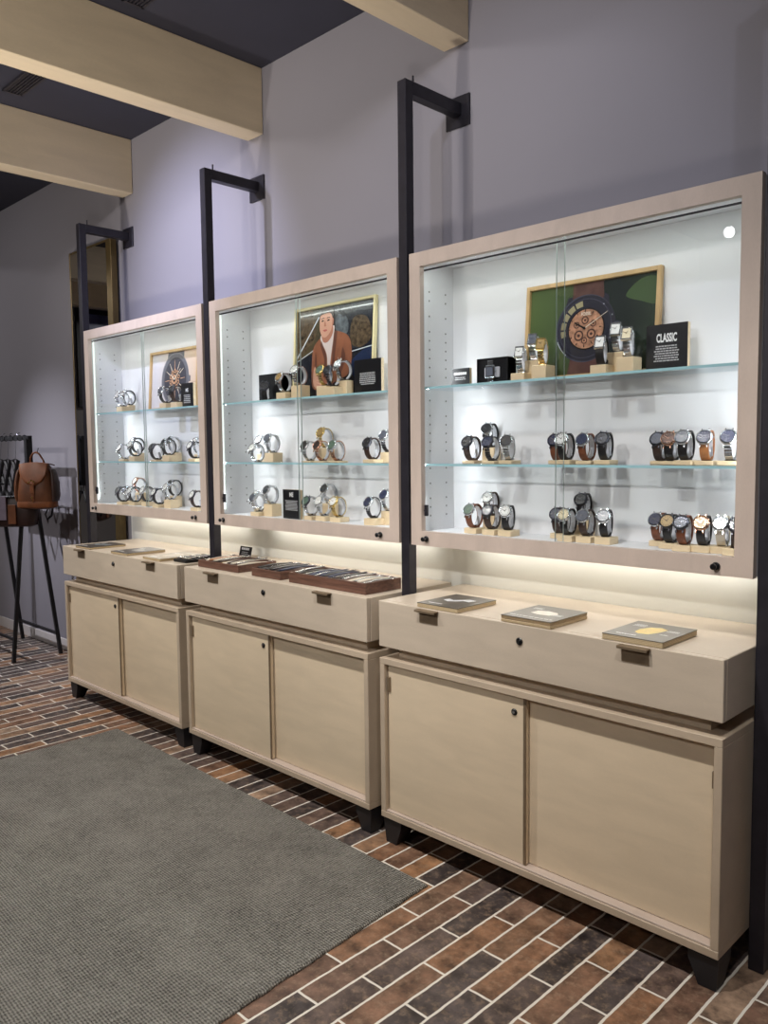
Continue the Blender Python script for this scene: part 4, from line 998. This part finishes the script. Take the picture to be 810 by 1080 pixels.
def satchel():
    T = thing('satchel', 'brown and plum leather satchel hanging below the crossed belts', 'bag', (-4.64, -.375, .915), R(40))
    lofted([(0, 0, 0, .15, .030), (0, 0, .012, .185, .045), (0, 0, .07, .198, .052), (0, 0, .14, .196, .050), (0, 0, .19, .190, .042), (0, 0, .20, .180, .034)], p=3.6).build('body', M['leather_d'], T, True)
    MB().box((-.075, -.060, .045), (.010, -.052, .205), .003, seg=2).build('flap', M['suede'], T, label='plum grey leather flap')
    MB().box((-.175, -.060, .040), (-.078, -.052, .200), .003, seg=2).build('side_panel', M['leather2'], T, label='tan leather panel')
    MB().box((.020, -.060, .020), (.075, -.052, .150), .003, seg=2).build('side_panel', M['leather'], T)
    MB().box((-.19, -.058, .198), (.19, .035, .206), .003).build('zip_band', M['leather_b'], T)
    for s in (-1, 1): MB().tube([(s*.16, 0, .20), (s*.13, .03, .30), (s*.06, .055, .58-.30)], .006, n=8, flat=.5).build('strap', M['leather_b'], T, True)
satchel()
left_picture(-2.35, 1.9, 3.0, .55)

# ------------------------------------------------------------------ lights
def aim(o, tgt): o.rotation_euler = (Vector(tgt)-Vector(o.location)).to_track_quat('-Z', 'Y').to_euler()
def spot(loc, tgt, e, ang=70, col=(1, 1, 1), r=.03, blend=.6):
    l = bpy.data.lights.new('spot_lamp', 'SPOT'); l.energy = e; l.spot_size = R(ang); l.spot_blend = blend; l.color = col; l.shadow_soft_size = r
    o = bpy.data.objects.new('spot_lamp', l); COL.objects.link(o); o.location = loc; aim(o, tgt)
def area(loc, tgt, e, sx, sy, col=(1, 1, 1), spread=180):
    l = bpy.data.lights.new('area_lamp', 'AREA'); l.shape = 'RECTANGLE'; l.size = sx; l.size_y = sy; l.energy = e; l.color = col; l.spread = R(spread)
    o = bpy.data.objects.new('area_lamp', l); COL.objects.link(o); o.location = loc
    d = (Vector(tgt)-Vector(loc)); o.rotation_euler = d.to_track_quat('-Z', 'Y').to_euler()
    return o
COOL = (.80, .84, 1.0); WARM = (1.0, .95, .885); NEU = (1, .96, .92)
spot((-.55, -1.67, 3.05), (-.95, 0, 1.9), 22, 76, COOL)
spot((1.10, -1.67, 3.05), (.3, 0, 2.0), 13, 76, COOL)
spot((-2.68, -1.67, 3.05), (-2.90, 0, 2.25), 185, 60, (.70, .73, 1.0), blend=1)
spot((-5.60, -1.85, 3.10), (-4.55, -.1, .55), 300, 50, (.93, .93, 1.0), blend=1)
spot((-6.90, -2.2, 3.05), (-5.4, 0, 1.9), 26, 80, (1, .97, .95), blend=1)  # fill spot added to lift the dark far-left wall
spot((-6.2, -3.0, 3.05), (-8, -2.9, 1.9), 70, 90, NEU, blend=1)  # added to light the left wall that the mirror reflects
# general room lights
for x, e in ((-6.2, 110), (-3.5, 125), (-1.9, 140), (-.3, 138), (.8, 85)):
    spot((x, -1.8, 3.08), (x-.15, -1.05, .0), e, 88, WARM, r=.05, blend=.8)
for x in (-5.4, -2.9, -1.7, -.2):
    spot((x, -4.6, 3.05), (x-.2, -.3, 1.85), 190, 50, NEU, r=.04, blend=.9)  # far row added to brighten the upper case frames
# up-lights added low behind the camera to brighten the beams
spot((-1.3, -3.2, .35), (-1.6, -1.6, 2.95), 300, 74, (1, .92, .80), r=.12, blend=1)
spot((-3.0, -3.0, .35), (-3.2, -1.4, 2.95), 270, 74, (1, .92, .80), r=.12, blend=1)
spot((1.2, -3.3, .5), (-1.2, -1.4, 3.0), 100, 80, (1, .92, .80), r=.12, blend=1)
# case lights
for x0, x1 in UN:
    xm = (x0+x1)/2; W = x1-x0; c = (.93, 1.0, .94)
    area((xm, -.262, 2.055), (xm, -.20, 1.5), .95, W-.16, .012, c)
    area((x0+.030, -.268, 1.42), (x0+.5, -.14, 1.40), 1.3, .012, .60, (.93, .97, 1))
    area((x1-.030, -.268, 1.42), (x1-.5, -.14, 1.40), 1.3, .012, .60, (.93, .97, 1))
    area((xm, -.055, 1.050), (xm, -.16, .7), 1.0, W-.16, .02, (1, .97, .91))
w = bpy.data.worlds.new('world'); SC.world = w; w.use_nodes = True
w.node_tree.nodes['Background'].inputs['Color'].default_value = (.30, .30, .34, 1); w.node_tree.nodes['Background'].inputs['Strength'].default_value = .3

# ------------------------------------------------------------------ camera
F = Vector((-0.70236301, 0.70759068, -0.07747024)); Rt = Vector((0.71027003, 0.70384749, -0.01073291)); Up = Vector((-0.04693273, 0.06256318, 0.99693689))
cam = bpy.data.cameras.new('camera'); cam.sensor_fit = 'VERTICAL'; cam.sensor_height = 36; cam.lens = 36*867.55/1080; cam.clip_start = .05
co = bpy.data.objects.new('camera', cam); COL.objects.link(co)
co.matrix_world = Matrix.Translation((0.98198148, -2.49808, 1.41)) @ Matrix((Rt, Up, -F)).transposed().to_4x4()
SC.camera = co
